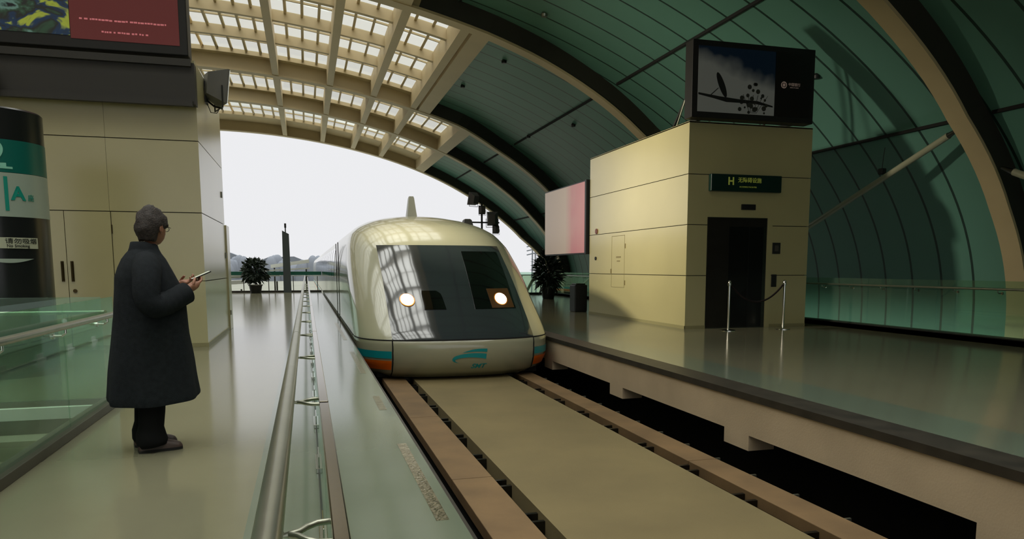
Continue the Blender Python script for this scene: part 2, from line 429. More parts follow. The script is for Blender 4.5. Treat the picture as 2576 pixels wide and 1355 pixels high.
# ---------------------------------------------------------------- maglev train
TZ=[-.62,-.5,-.3,0,.1,.4,.74,1.0,1.3,1.55,1.8,2.1,2.3,2.45,2.55,2.62,2.65]
TW=[1.66,1.78,1.84,1.85,1.85,1.85,1.85,1.85,1.84,1.82,1.79,1.70,1.50,1.22,.92,.55,.02]
TY=[13.45,13.2,13.08,13.05,13.1,13.5,14.0,14.4,14.9,15.35,15.8,16.5,17.1,17.8,18.5,19.3,20.2]
TL=[1.6,1.7,1.7,1.7,1.7,1.8,1.9,1.9,1.9,1.9,1.9,2.0,2.1,2.2,2.3,2.4,2.4]
NX = 2.8; TXC = 2.67
def itp(x, A, B):
    if x <= A[0]: return B[0]
    for a, b, u, v in zip(A, A[1:], B, B[1:]):
        if x <= b: return u+(v-u)*(x-a)/(b-a)
    return B[-1]
def smooth_itp(z, T):   # a little averaging keeps the nose free of facets
    h = .06; lo, hi = TZ[0], TZ[-1]
    if z > 2.35 or z < -.4: return itp(z, TZ, T)
    return (itp(z-h, TZ, T)+itp(z-h/2, TZ, T)+itp(z, TZ, T)+itp(z+h/2, TZ, T)+itp(z+h, TZ, T))/5
def tparm(z): return smooth_itp(z, TW), smooth_itp(z, TY), smooth_itp(z, TL)
def YS(x, z):
    w_, y_, L_ = tparm(z); a = min(abs(x)/w_, 1); return y_+L_*(1-(1-a**NX)**(1/NX))
def TN(x, z):
    e = .01
    dx = (YS(x+e, z)-YS(x-e, z))/(2*e); dz = (YS(x, z+e)-YS(x, z-e))/(2*e)
    return Vector((dx, -1, dz)).normalized()
def TP(x, z, h=0):
    return Vector((TXC+x, YS(x, z), z))+TN(x, z)*h
tr = empty('maglev_train', (TXC, 13.05, -.65), 'white high speed maglev train with wide dark windscreen and lit headlamps', 'train')
TR = (-TXC, -13.05, .65)
def tpart(mb, name, m, parent=None, **k):
    o = mb.build(name, m, parent or tr, **k)
    if parent is None: o.location = TR
    return o
TEND = 95.0
body = MB(); rows = []
zs = [-.62, -.56, -.5, -.4, -.3, -.15, 0, .05, .1]+[.1+.1*i for i in range(1, 21)]+[2.15, 2.2, 2.25, 2.3, 2.35, 2.4, 2.45, 2.5, 2.55, 2.585, 2.62, 2.64, 2.65]
for z in zs:
    w_, y_, L_ = tparm(z); row = []
    for s_ in (-1, 1):
        th = [PI/2*(i/22) for i in range(23)]
        if s_ == -1:
            row += [(TXC-w_, yy, z) for yy in (TEND, 60, 40, 30, 25, 22.5, 21, 19.9)]
            row += [(TXC-w_*math.sin(a)**(2/NX), y_+L_*(1-max(math.cos(a), 0)**(2/NX)), z) for a in reversed(th)]
        else:
            row += [(TXC+w_*math.sin(a)**(2/NX), y_+L_*(1-max(math.cos(a), 0)**(2/NX)), z) for a in th[1:]]
            row += [(TXC+w_, yy, z) for yy in (19.9, 21, 22.5, 25, 30, 40, 60, TEND)]
    # keep side points behind the nose
    ymax = y_+L_
    row = [(x, max(y, ymax) if abs(abs(x-TXC)-w_) < 1e-6 else y, zz) for x, y, zz in row]
    rows.append(row)
body.grid(rows)
tpart(body, 'body', M_train, smooth=True)
# surface patches
def patch(x0, x1, z0, z1, h, nx=16, nz=12, fx=None, side=False):
    mb = MB(); rows = []
    for hh in (h, -.01):
        R_ = []
        for j in range(nz+1):
            z = z0+(z1-z0)*j/nz; a, b = (x0, x1) if fx is None else fx(z)
            R_.append([TP(a+(b-a)*i/nx, z, hh) for i in range(nx+1)])
        rows.append(R_)
    mb.grid(rows[0]); mb.grid(rows[1])
    # rim
    def rim(r): 
        mb.grid([r[0], r[1]])
    mb.grid([rows[0][0], rows[1][0]]); mb.grid([rows[0][-1], rows[1][-1]])
    mb.grid([[r[0] for r in rows[0]], [r[0] for r in rows[1]]]); mb.grid([[r[-1] for r in rows[0]], [r[-1] for r in rows[1]]])
    return mb
ws = tpart(patch(-1.27, 1.36, .085, 1.8, .008, 30, 24, lambda z: (-1.26, 1.33)), 'windscreen', M_wind, smooth=True)
for s_ in (1, -1):
    def fx(z, s_=s_):
        u = (z-.57)/1.1; a = .32+.10*u; b = 1.15+.08*u
        return (a, b) if s_ > 0 else (-b, -a)
    if s_ > 0: cw = patch(0, 0, .57, 1.67, .012, 14, 14, fx).build('cab_window', M_wind2, ws, smooth=True)
    # headlamp: reflector bowl and bright lens
    cx_, cz_ = s_*.89, .74
    def disc(r, h0, h1, n=28):
        mb = MB(); k = [TP(cx_, cz_, h1)]+[TP(cx_+r*math.cos(2*PI*i/n), cz_+.82*r*math.sin(2*PI*i/n), h1) for i in range(n)]
        k += [TP(cx_+r*math.cos(2*PI*i/n), cz_+.82*r*math.sin(2*PI*i/n), h0) for i in range(n)]
        return mb.add(k, [(0, 1+i, 1+(i+1)%n) for i in range(n)]+[(1+i, 1+n+i, 1+n+(i+1)%n, 1+(i+1)%n) for i in range(n)])
    bay = patch(0, 0, .585, .93, .0145, 6, 6, lambda z: (.66, 1.12) if s_ > 0 else (-1.12, -.66)).build('lamp_halo', mat('lamp_halo_glow', (52, 34, 15), .3, emis=(84, 54, 20), es=.22), ws, smooth=True) if s_ > 0 else None  # warm halo of the headlamp, painted as a faintly glowing patch
    hl = tpart(disc(.135, .0, .02), 'headlamp', M_lampr)
    disc(.115, .01, .03).build('lens', M_lampw, hl)
    if s_ == -1:
        cs = patch(-.62, -.22, .57, .9, .016, 8, 6, lambda z: (-.62+.02*(z-.57)+.3*max(0, z-.84), -.22-.1*(z-.57)-1.2*max(0, z-.84))).build('seat_back', M_wind2, ws, smooth=True)
# seams
def seam(pts, w0=.012):
    mb = MB()
    for (xa, za), (xb, zb) in zip(pts, pts[1:]):
        n = 10
        mb.tube([TP(xa+(xb-xa)*i/n, za+(zb-za)*i/n, .0) for i in range(n+1)], w0, 6)
    return mb
sm = seam([(-1.845, .075), (-1.7, .075), (-1.26, .075), (0, .075), (1.33, .075), (1.8, .075), (1.845, .075)], .012)
for x in (-1.26, 1.33):
    sm.tube([TP(x, .075-.68*i/12, 0) for i in range(13)], .012, 6)
for s_ in (-1, 1): sm.tube([(TXC+s_*1.85, y, .075) for y in (14.7, 20, 40, 95)], .012, 6)
tpart(sm, 'panel_seam', M_black)
# stripes wrap from the nose round both flanks
for nm, m, za, zb in (('teal_stripe', M_teal, -.245, -.115), ('orange_stripe', M_orange, -.46, -.285)):
    for s_, xe in ((-1, 1.275), (1, 1.345)):
        mb = MB(); rows = []
        for j in range(5):
            z = za+(zb-za)*j/4; w_ = tparm(z)[0]; row = []
            a1 = math.asin((xe/w_)**(NX/2))
            for i in range(24):
                a = a1+(PI/2-a1)*i/23; y = tparm(z)[1]+tparm(z)[2]*(1-max(math.cos(a), 0)**(2/NX)); x = w_*math.sin(a)**(2/NX)
                row.append((TXC+s_*(x+.006), y-.006*(1-i/23), z))
            row += [(TXC+s_*(w_+.006), y, z) for y in (20, 40, 95)]
            rows.append(row)
        mb.grid(rows); tpart(mb, 'stripe', m, label=('teal stripe' if m is M_teal else 'orange stripe'))
# emblem: two swooshes and letters
def bez(P, n=24):
    o = []
    for i in range(n+1):
        t = i/n; u = 1-t; o.append((u**3*P[0][0]+3*u*u*t*P[1][0]+3*u*t*t*P[2][0]+t**3*P[3][0], u**3*P[0][1]+3*u*u*t*P[1][1]+3*u*t*t*P[2][1]+t**3*P[3][1]))
    return o
def emb(p):  # crop pixel -> (x, z) on the nose
    return (-.25+(p[0]-270)/1500*.635, -.085-(p[1]-260)/780*.325)
def swoosh(upper, lower):
    A = bez(upper); B = bez(lower); mb = MB()
    mb.grid([[TP(*emb(a), .005) for a in A], [TP(*emb(b), .005) for b in B]]); mb.grid([[TP(*emb(a), -.004) for a in A], [TP(*emb(b), -.004) for b in B]])
    return mb
lg = MB()
a = swoosh([(690, 430), (1000, 290), (1400, 240), (1775, 270)], [(690, 430), (1050, 370), (1400, 370), (1760, 410)]); lg.add(a.v, a.f)
a = swoosh([(275, 700), (350, 430), (1300, 400), (1745, 490)], [(400, 720), (560, 600), (1250, 590), (1725, 712)]); lg.add(a.v, a.f)
a = swoosh([(275, 700), (270, 790), (420, 850), (600, 865)], [(400, 720), (380, 770), (470, 830), (600, 865)]); lg.add(a.v, a.f)
emblem = tpart(lg, 'emblem', M_teal)
sm_ = text_obj('lettering', 'SMT', .118, M_teal, lambda u, v, h: TP(.225+u, -.405+v, h), tr, shear=.35, bold=.003, sx=1.18); sm_.location = TR
# fin antennas
fin = MB()
for x0, yc, h, b in ((0, 20.0, .52, .12), (.0, 0, 0, 0)):
    if h: fin.grid([[(TXC+x0+r*cx*s, yc+r*cy*1.6*s, z) for cx, cy in ((-1,-1),(1,-1),(1,1),(-1,1),(-1,-1))] for z, s, r in ((2.6, 1, .13), (2.78, .82, .13), (3.12, .52, .13), (3.17, .40, .13), (3.17, .01, .13))])
tpart(fin, 'antenna', mat('antenna_paint', (150, 152, 140), .35), auto=50)
fin = MB(); fin.grid([[(TXC+1.25+r*cx, 18.9+r*cy*1.5, z) for cx, cy in ((-1,-1),(1,-1),(1,1),(-1,1),(-1,-1))] for z, r in ((2.38, .12), (2.52, .09), (2.55, .06), (2.55, .001))])
tpart(fin, 'antenna', M_dark, auto=50)
# side windows and doors (both flanks)
for s_ in (-1, 1):
    for i in range(22):
        ya = 24.4+i*2.1
        mb = MB(); R_ = [[(TXC+s_*(tparm(z)[0]+.006), y, z) for y in (ya, ya+1.85)] for z in [1.05+.09*j for j in range(11)]]
        mb.grid(R_); tpart(mb, 'side_window', mat('side_window_glass', (120, 124, 124), .05, 0, 0, 1, spec=1., coat=1.))
    mb = MB()
    for yd in (20.6, 22.0): mb.box(TXC+s_*1.84, TXC+s_*1.86, yd, yd+.03, -.3, 2.0)
    tpart(mb, 'door_seam', M_black)
    mb = MB(); mb.grid([[(TXC+s_*1.85, 14.8, .0-.62), (TXC+s_*1.85, 95, -.62)], [(TXC+s_*1.70, 15.2, -1.3), (TXC+s_*1.70, 95, -1.3)]])
    tpart(mb, 'skirt', M_train)
ub = MB(); ub.box(TXC-1.62, TXC+1.62, 14.2, TEND, -.64, -.52); ub.box(TXC-1.5, TXC+1.5, 13.75, 14.2, -.62, -.54)
tpart(ub, 'underbody', M_black)

# ---------------------------------------------------------------- lift tower on the right platform
LX0, LX1, LY0, LY1, LZ = 7.95, 11.02, 14.95, 20.85, 4.45
lt = empty('lift_tower', (LX0, LY0, 0), 'cream panelled lift tower with a dark lift door on the right platform', 'lift tower')
LR = (-LX0, -LY0, 0)
def lpart(mb, name, m, parent=None, **k):
    o = mb.build(name, m, parent or lt, **k)
    if parent is None: o.location = LR
    return o
# panels as separate cladding pieces with real joints
def clad(mb, x0, x1, y0, y1, zc, g=.008, t=.03):
    for za, zb in zip(zc, zc[1:]):
        mb.box(x0, x1, y0, y1, za+g, zb-g)
zc = [0, 1.17, 2.27, 3.345, LZ]
m_ = MB(); m_.box(LX0+.03, LX1-.03, LY0+.03, LY1-.03, 0, LZ-.02); lpart(m_, 'core', M_joint)
m_ = MB()
DX0, DX1, DZ = 8.44, 10.07, 2.44
clad(m_, LX0, LX0+.04, LY0, LY1, zc); clad(m_, LX1-.04, LX1, LY0, LY1, zc); clad(m_, LX0+.04, LX1-.04, LY1-.04, LY1, zc)
for za, zb in zip(zc, zc[1:]):
    a, b = za+.008, zb-.008
    if za >= 2.44: m_.box(LX0+.04, LX1-.04, LY0, LY0+.035, a, b)
    else:
        m_.box(LX0+.04, DX0, LY0, LY0+.035, a, b); m_.box(DX1, LX1-.04, LY0, LY0+.035, a, b)
        if b > DZ: m_.box(DX0, DX1, LY0, LY0+.035, max(a, DZ), b)
m_.box(LX0, LX1, LY0, LY1, LZ-.03, LZ)
lpart(m_, 'cladding', M_panel)
m_ = MB(); m_.box(DX0+.005, DX1-.005, LY0+.002, LY0+.025, .0, DZ)
fr = lpart(m_, 'door_frame', M_steeld)
m_ = MB(); m_.box(DX0+.02, 8.98, LY0-.012, LY0+.02, .02, 2.42); m_.box(8.98, 9.92, LY0-.012, LY0+.02, 2.24, 2.42)
lpart(m_, 'door_surround', mat('smoked_door_metal', (52, 48, 42), .35, .7, .15, 3))
m_ = MB(); m_.box(8.99, 9.48, LY0-.008, LY0+.02, .02, 2.24); lpart(m_, 'door', mat('lift_door_glass', (26, 26, 24), .2, .5))
m_ = MB(); m_.box(9.49, 9.85, LY0-.006, LY0+.02, .02, 2.24); lpart(m_, 'door', mat('lift_door_dark', (10, 10, 9), .3, .3))
m_ = MB(); m_.box(DX1-.13, DX1-.005, LY0-.016, LY0+.02, .0, DZ); lpart(m_, 'door_jamb', M_panel)
m_ = MB(); m_.box(9.26, 9.61, LY0-.035, LY0, 2.61, 2.73); ind = lpart(m_, 'floor_indicator', M_black, bevel=.006)
m_ = MB(); m_.box(10.09, 10.29, LY0-.02, LY0, 1.65, 1.90); lpart(m_, 'notice_plate', M_dark, bevel=.004)
m_ = MB(); m_.box(10.14, 10.24, LY0-.024, LY0-.018, 1.71, 1.84); lpart(m_, 'notice_picture', mat('notice_grey', (70, 66, 58), .5))
m_ = MB(); m_.box(10.09, 10.22, LY0-.02, LY0, .91, 1.19); lpart(m_, 'call_panel', M_dark, bevel=.004)
# side: round openings, access door
for (y, z, r, nm, m) in ((20.28, 2.36, .075, 'call_point', mat('call_point_red', (110, 60, 44), .4)), (20.32, 1.6, .05, 'key_switch', M_dark)):
    mb = MB().tube([(LX0-.03, y, z), (LX0+.01, y, z)], r, 20); lpart(mb, nm, m)
mb = MB()
for a, b, c, d in ((18.3, 19.17, 2.17, 2.182), (18.3, 19.17, .82, .83)): mb.box(LX0-.004, LX0+.01, a, b, c, d)
mb.box(LX0-.004, LX0+.01, 19.16, 19.17, .83, 2.18); mb.box(LX0-.004, LX0+.01, 18.3, 18.31, .83, 2.18)
lpart(mb, 'access_door', mat('seam_shadowless', (120, 112, 78), .6))
mb = MB(); mb.box(LX0-.006, LX0, 18.55, 18.85, 1.6, 1.64); mb.box(LX0-.006, LX0, 18.6, 18.8, 1.5, 1.53); lpart(mb, 'door_notice', mat('notice_ink', (130, 120, 86), .6))
mb = MB()
for y, z in ((19.2, 1.25), (18.26, 1.9), (18.26, .95)): mb.box(LX0-.012, LX0, y-.02, y+.02, z-.06, z+.06)
lpart(mb, 'hinge', mat('hinge_brass', (140, 126, 84), .4, .4))
mb = MB()
mb.box(LX0-.012, LX0, LY0-.012, LY1, 0, .07); mb.box(LX0-.012, DX0, LY0-.012, LY0, 0, .07); mb.box(DX1, LX1, LY0-.012, LY0, 0, .07)
lpart(mb, 'skirting', mat('skirting_cream', (150, 144, 104), .4))
# sign box over the door
sg = empty('exit_sign', (8.44, LY0-.12, 2.99)); sg.name = 'lift_sign'
tag(sg, 'dark green lift sign with yellow lettering above the lift door', 'sign')
def rel(o, root): o.location = tuple(-c for c in root.location); return o
rel(MB().box(8.44, 10.19, LY0-.12, LY0-.001, 2.99, 3.355).build('box', mat('sign_green', (9, 40, 34), .3), sg, bevel=.012), sg)
M_ylet = mat('sign_yellow', (170, 178, 84), .5, emis=(120, 130, 50), es=.25)
PL = lambda cx, cz, y: (lambda u, v, h: (cx+u, y-h, cz+v))
for body_, size, cx_, cz_, bd, sx_ in (('H', .23, 8.92, 3.20, .006, .95), ('无障碍设施', .118, 9.38, 3.23, .001, 1.0), ('ACCESSIBLE FACILITIES', .042, 9.34, 3.09, 0, 1.0)):
    rel(text_obj('lettering', body_, size, M_ylet, PL(cx_, cz_, LY0-.122), sg, bold=bd, sx=sx_), sg)
# rope barrier posts
def stanchion(x, y, lab):
    r = empty('barrier_post', (x, y, 0), lab, 'barrier post', 'rope barrier posts')
    MB().lathe([(.15, 0), (.15, .012), (.13, .022), (.03, .03), (.025, .04), (.025, .98), (.02, .98)], 28).build('post', M_chrome, r, auto=40)
    MB().lathe([(.036, .96), (.038, 1.0), (.036, 1.03), (.028, 1.05), (.03, 1.06), (.02, 1.075), (.001, 1.08)], 24).build('cap', M_chrome, r, auto=40)
    return r
stanchion(8.64, 14.3, 'steel barrier post standing before the left side of the lift door')
stanchion(10.03, 14.35, 'steel barrier post at the right of the lift door')
rp = MB(); pts = []
for i in range(25):
    t = i/24; pts.append((8.68+(9.99-8.68)*t, 14.3+.05*t, .97-1.45*t*(1-t)))
rp.tube(pts, .02, 10); rp.build('barrier_rope', mat('rope_velvet', (26, 14, 14), .9), label='dark rope sagging between the two steel barrier posts', cat='rope', auto=40)

# advertising screen on the lift tower
sc_ = empty('advert_screen', (7.8, 14.6, 4.46), 'black advert lightbox mounted on the top front of the lift tower', 'advert board')
SX0, SX1, SZ0, SZ1, SY = 7.80, 10.75, 4.46, 6.02, 14.6
rel(MB().box(SX0, SX1, SY, SY+.32, SZ0, SZ1).build('housing', mat('screen_housing', (16, 15, 13), .5), sc_, bevel=.01), sc_)
# picture: procedural sky-to-grey, dish silhouette, plant; dark right third
Mp = mat('advert_picture', (88, 90, 84), .35, emis=(80, 82, 76), es=.35)
n_, mx_ = colnode(Mp); t_ = n_.nodes.new('ShaderNodeTexCoord'); s_ = n_.nodes.new('ShaderNodeSeparateXYZ'); n_.links.new(t_.outputs['Object'], s_.inputs[0])
nz_ = n_.nodes.new('ShaderNodeTexNoise'); nz_.inputs['Scale'].default_value = 2.5; n_.links.new(t_.outputs['Object'], nz_.inputs['Vector'])
v_ = mathn(n_, 'ADD', mathn(n_, 'ADD', s_.outputs['Z'], mathn(n_, 'MULTIPLY', s_.outputs['X'], .28)), mathn(n_, 'MULTIPLY', nz_.outputs['Fac'], .5))
f_ = n_.nodes.new('ShaderNodeMapRange'); f_.inputs['From Min'].default_value = 8.05; f_.inputs['From Max'].default_value = 8.4
n_.links.new(v_, f_.inputs['Value']); n_.links.new(f_.outputs[0], mx_.inputs['Factor']); mx_.inputs['B'].default_value = (*lin((6, 18, 30)), 1)
picx0, picx1, picz0, picz1 = 7.93, 9.76, 4.58, 5.9
n_.links.new(mx_.outputs['Result'], n_.nodes['Principled BSDF'].inputs['Emission Color'])
pic = rel(MB().box(picx0, picx1, SY-.012, SY, picz0, picz1).build('picture', Mp, sc_), sc_)
M_sil = mat('advert_silhouette', (14, 14, 12), .5)
mb = MB()
def poly(mb, pts, y): mb.add([(x, y, z) for x, z in pts]+[(x, y+.004, z) for x, z in pts], [tuple(range(len(pts)))]+[(i, (i+1)%len(pts), len(pts)+(i+1)%len(pts), len(pts)+i) for i in range(len(pts))])
poly(mb, [(8.48+.07*math.cos(a)*math.cos(.42)-.27*math.sin(a)*math.sin(-.42)*-1, 5.14+.07*math.cos(a)*math.sin(.42)+.27*math.sin(a)*math.cos(.42)) for a in [2*PI*i/24 for i in range(24)]], SY-.017)
poly(mb, [(7.94, 4.96), (8.4, 4.91), (8.95, 4.87), (9.35, 4.86), (9.72, 4.78), (9.72, 4.75), (9.3, 4.80), (8.6, 4.80), (8.3, 4.86), (7.94, 4.92)], SY-.017)
poly(mb, [(8.22, 4.93), (8.40, 5.08), (8.41, 5.07), (8.24, 4.92)], SY-.018)
rel(mb.build('silhouette', M_sil, sc_), sc_)
mb = MB(); rr = random.Random(3)
for i in range(26):
    cx_, cz_, r_ = 9.22+rr.gauss(0, .16), 4.86+rr.gauss(0, .17), rr.uniform(.02, .055)
    cz_ = min(max(cz_, 4.62), 5.2)
    poly(mb, [(cx_+r_*math.cos(a), cz_+r_*math.sin(a)) for a in [2*PI*k/9 for k in range(9)]], SY-.0165-.0004*(i%5))
for i in range(6): poly(mb, [(9.16+.03*i, 4.6), (9.17+.03*i, 4.6), (9.0+.12*i, 4.98), (8.99+.12*i, 4.98)], SY-.0175)
rel(mb.build('flowers', mat('advert_flowers', (46, 47, 40), .5), sc_), sc_)
rel(MB().box(9.77, 10.66, SY-.011, SY, picz0, picz1).build('side_panel', mat('advert_panel', (12, 5, 5), .4), sc_), sc_)
M_logo = mat('advert_logo_ink', (190, 170, 160), .5, emis=(150, 130, 120), es=.16)
mb = MB(); c_ = (9.98, 5.235)
mb.tube([(c_[0]+.062*math.cos(a), SY-.016, c_[1]+.062*math.sin(a)) for a in [2*PI*k/28 for k in range(29)]], .010, 6)
mb.box(c_[0]-.006, c_[0]+.006, SY-.02, SY-.012, c_[1]-.06, c_[1]+.06); mb.box(c_[0]-.028, c_[0]+.028, SY-.02, SY-.012, c_[1]-.022, c_[1]+.022)
rel(mb.build('emblem', M_logo, sc_), sc_)
rel(text_obj('lettering', '中国银行', .075, M_logo, PL(10.24, 5.25, SY-.012), sc_), sc_)
rel(text_obj('lettering', 'BANK OF CHINA', .028, M_logo, PL(10.24, 5.19, SY-.012), sc_), sc_)
mb = MB().box(SX0+.3, SX0+.4, SY+.33, LY0+.5, 4.46, 4.52).box(SX1-.4, SX1-.3, SY+.32, LY0+.5, 4.46, 4.52)
for X in (SX0+.35, SX1-.35): mb.tube([(X, SY+.3, 5.6), (X, LY0+1.2, 4.47)], .03, 8)
rel(mb.build('bracket', M_dark, sc_), sc_)
# slim floodlight stay on the tower roof
mb = MB().tube([(7.98, 15.6, 4.45), (7.99, 15.2, 5.0), (8.0, 14.95, 5.3)], .018, 8)
mb.build('cable_stay', M_steel, label='thin metal stay rising from the tower roof beside the lightbox', cat='stay')

# pink board beyond the tower
pb = empty('advert_board', (7.9, 21.0, 0), 'pale pink advert board standing beyond the lift tower', 'advert board')
Mb = mat('pink_board_face', (196, 176, 158), .35, emis=(190, 170, 155), es=.18)
n_, mx_ = colnode(Mb); t_ = n_.nodes.new('ShaderNodeTexCoord'); s_ = n_.nodes.new('ShaderNodeSeparateXYZ'); n_.links.new(t_.outputs['Object'], s_.inputs[0])
f_ = n_.nodes.new('ShaderNodeMapRange'); f_.inputs['From Min'].default_value = 22.9; f_.inputs['From Max'].default_value = 22.3
nz_ = n_.nodes.new('ShaderNodeTexNoise'); nz_.inputs['Scale'].default_value = .7; n_.links.new(t_.outputs['Object'], nz_.inputs['Vector'])
n_.links.new(s_.outputs['Y'], f_.inputs['Value']); n_.links.new(mathn(n_, 'MULTIPLY', f_.outputs[0], mathn(n_, 'ADD', nz_.outputs['Fac'], .25)), mx_.inputs['Factor']); mx_.inputs['B'].default_value = (*lin((192, 92, 108)), 1)
rel(MB().box(7.9, 7.93, 21.1, 25.0, 1.78, 3.84).build('picture', Mb, pb), pb)
rel(MB().box(7.93, 8.12, 20.98, 25.05, 1.74, 3.88).box(7.88, 7.93, 20.98, 21.1, 1.74, 3.88).build('housing', M_dark, pb), pb)
for z in (2.2, 3.4): rel(MB().box(8.12, 8.2, 20.86, 24.6, z, z+.08).build('arm', M_dark, pb), pb)
# dark bin beside the tower
bn = empty('litter_bin', (8.0, 21.9, 0), 'dark litter bin beside the far corner of the lift tower', 'bin')
MB().box(-.2, .2, -.25, .25, 0, .82).build('body', M_dark, bn, bevel=.03); MB().box(-.15, .15, -.2, .2, .82, .86).build('lid', M_steeld, bn, bevel=.01)

# ---------------------------------------------------------------- right glass railing
def railing(name, lab, p0, p1, hrail, hglass, off, pitch, n_br=None, rr=.022, side=1, joints=True):
    """straight glass balustrade from p0 to p1; handrail offset by `off` to the side"""
    p0 = Vector((*p0, 0)); p1 = Vector((*p1, 0)); d = (p1-p0); L = d.length; d.normalize(); nrm = Vector((-d.y, d.x, 0))*side
    root = empty(name, p0, lab, 'railing')
    def T(a, b, z): return d*a+nrm*b+Vector((0, 0, z))
    def bx(mb, a0, a1, b0, b1, z0, z1):
        mb.add([T(a0,b0,z0),T(a1,b0,z0),T(a1,b1,z0),T(a0,b1,z0),T(a0,b0,z1),T(a1,b0,z1),T(a1,b1,z1),T(a0,b1,z1)],
            [(0,3,2,1),(4,5,6,7),(0,1,5,4),(1,2,6,5),(2,3,7,6),(3,0,4,7)]); return mb
    n = max(1, round(L/pitch)); pl_ = L/n
    for i in range(n):
        bx(MB(), i*pl_+.008, (i+1)*pl_-.008, -.006, .006, .04, hglass).build('glass_panel', M_glass, root)
    MB().tube([T(0, off, hrail), T(L, off, hrail)], rr, 16).build('handrail', M_steel, root, auto=40)
    nb = n_br or n*2
    for i in range(nb):
        a = (i+.5)*L/nb
        MB().tube([T(a, .0, hrail-.075), T(a, off*.7, hrail-.075), T(a, off, hrail-.055), T(a, off, hrail-.015)], .009, 8).tube([T(a, -.012, hrail-.075), T(a, .012, hrail-.075)], .024, 12).build('bracket', M_chrome, root)
    return root, T, bx, L
r_, T_, bx_, L_ = railing('glass_railing', 'glass railing with steel handrail along the foot of the teal wall', (XW-.45, 0.5), (XW-.45, 36.3), .97, 1.11, .10, 1.85)
bx_(MB(), 0, L_, -.05, .05, 0, .12).build('base_channel', M_dark, r_)
r_, T_, bx_, L_ = railing('glass_railing', 'far glass railing across the end of the right platform, beyond the pink board', (4.7, 36.4), (11.6, 36.4), .97, 1.11, -.10, 1.7)
bx_(MB(), 0, L_, -.05, .05, 0, .1).build('base_channel', M_dark, r_)
# stairwell railings on the left platform
r_, T_, bx_, L_ = railing('glass_railing', 'green tinted glass railing beside the standing man, guarding the stairwell', (-1.87, 8.42), (-1.87, -3.0), .905, 1.06, .09, 1.62, n_br=9, rr=.027)
bx_(MB(), 0, L_, -.09, .05, 0, .075).build('base_channel', mat('kerb_metal', (84, 78, 68), .4, .6, .2, 3), r_, bevel=.005)
r_, T_, bx_, L_ = railing('glass_railing', 'short glass railing crossing the far end of the stairwell', (-4.6, 8.35), (-1.95, 8.35), .905, 1.06, .09, 1.3, n_br=4, rr=.02)
bx_(MB(), 0, L_, -.03, .03, 0, .05).build('base_channel', M_steeld, r_)

# ---------------------------------------------------------------- near barrier between viewer and track
nb_ = empty('platform_barrier', (0, 0, 0), 'long steel handrail and slim glass barrier along the left platform edge', 'barrier')
MB().tube([(-.078, .35, .9), (-.078, 5.25, .9)], .0255, 24).build('handrail', M_steel, nb_, auto=40)
MB().tube([(-.078, 5.27, .9), (-.078, 24, .9)], .0255, 20).build('handrail', M_steel, nb_, auto=40)
MB().tube([(-.078, 24.02, .9), (-.078, 42.6, .9)], .0255, 16).build('handrail', M_steel, nb_, auto=40)
for a, b in ((.35, 2.62), (2.65, 5.6), (5.63, 9.5), (9.53, 17), (17.03, 25), (25.03, 37)):
    MB().box((.028), .058, a, b, .865, .895).build('cap_rail', mat('cap_steel', (150, 144, 130), .16, 1.), nb_, bevel=.003)
    MB().box((.039), .047, a+.01, b-.01, .04, .868).build('glass_panel', M_glass, nb_)
for i in range(16):
    y = 1.43+i*1.45
    m_ = MB(); z = .855
    m_.tube([(-.078, y, .895), (-.061, y, z), (-.046, y, z)], .007, 10)
    for s_ in (-1, 1):
        m_.tube([(-.048, y, z), (-.03, y+s_*.012, z), (-.016, y+s_*.035, z), (.004, y+s_*.055, z), (.041, y+s_*.06, z)], .0065, 10)
        m_.tube([(.029, y+s_*.06, z), (.053, y+s_*.06, z)], .011, 12)
    m_.build('bracket', M_steel, nb_, auto=40)
for i in range(12):
    y = 2.35+i*1.45
    MB().box(.018, .068, y-.2, y+.2, 0, .035).box(.035, .051, y-.15, y+.15, .03, .1).build('floor_clamp', M_chrome, nb_, bevel=.004)
MB().box(.033, .053, .35, 40, 0, .02).build('floor_channel', M_steeld, nb_)
# worn metallic strips set in the floor near the edge
for i, (ya, yb) in enumerate(((3.9, 5.75), (7.2, 8.0), (9.8, 12.4), (14.5, 19.0))):
    m = mat('metal_strip', (170, 165, 140), .18, .9, .3, 14, .5, 30)
    MB().box(.625, .695, ya, yb, 0, .003).build('floor_strip', m, label=('crinkled shiny tape strip on the platform edge, nearest of the four', 'faint short tape strip on the platform edge beside the train nose, second of the four', 'shiny tape strip on the platform edge level with the train nose flank, third of the four', 'shiny tape strip farthest along the platform edge beside the train')[i], cat='tape strip', group='tape strips on the platform edge')

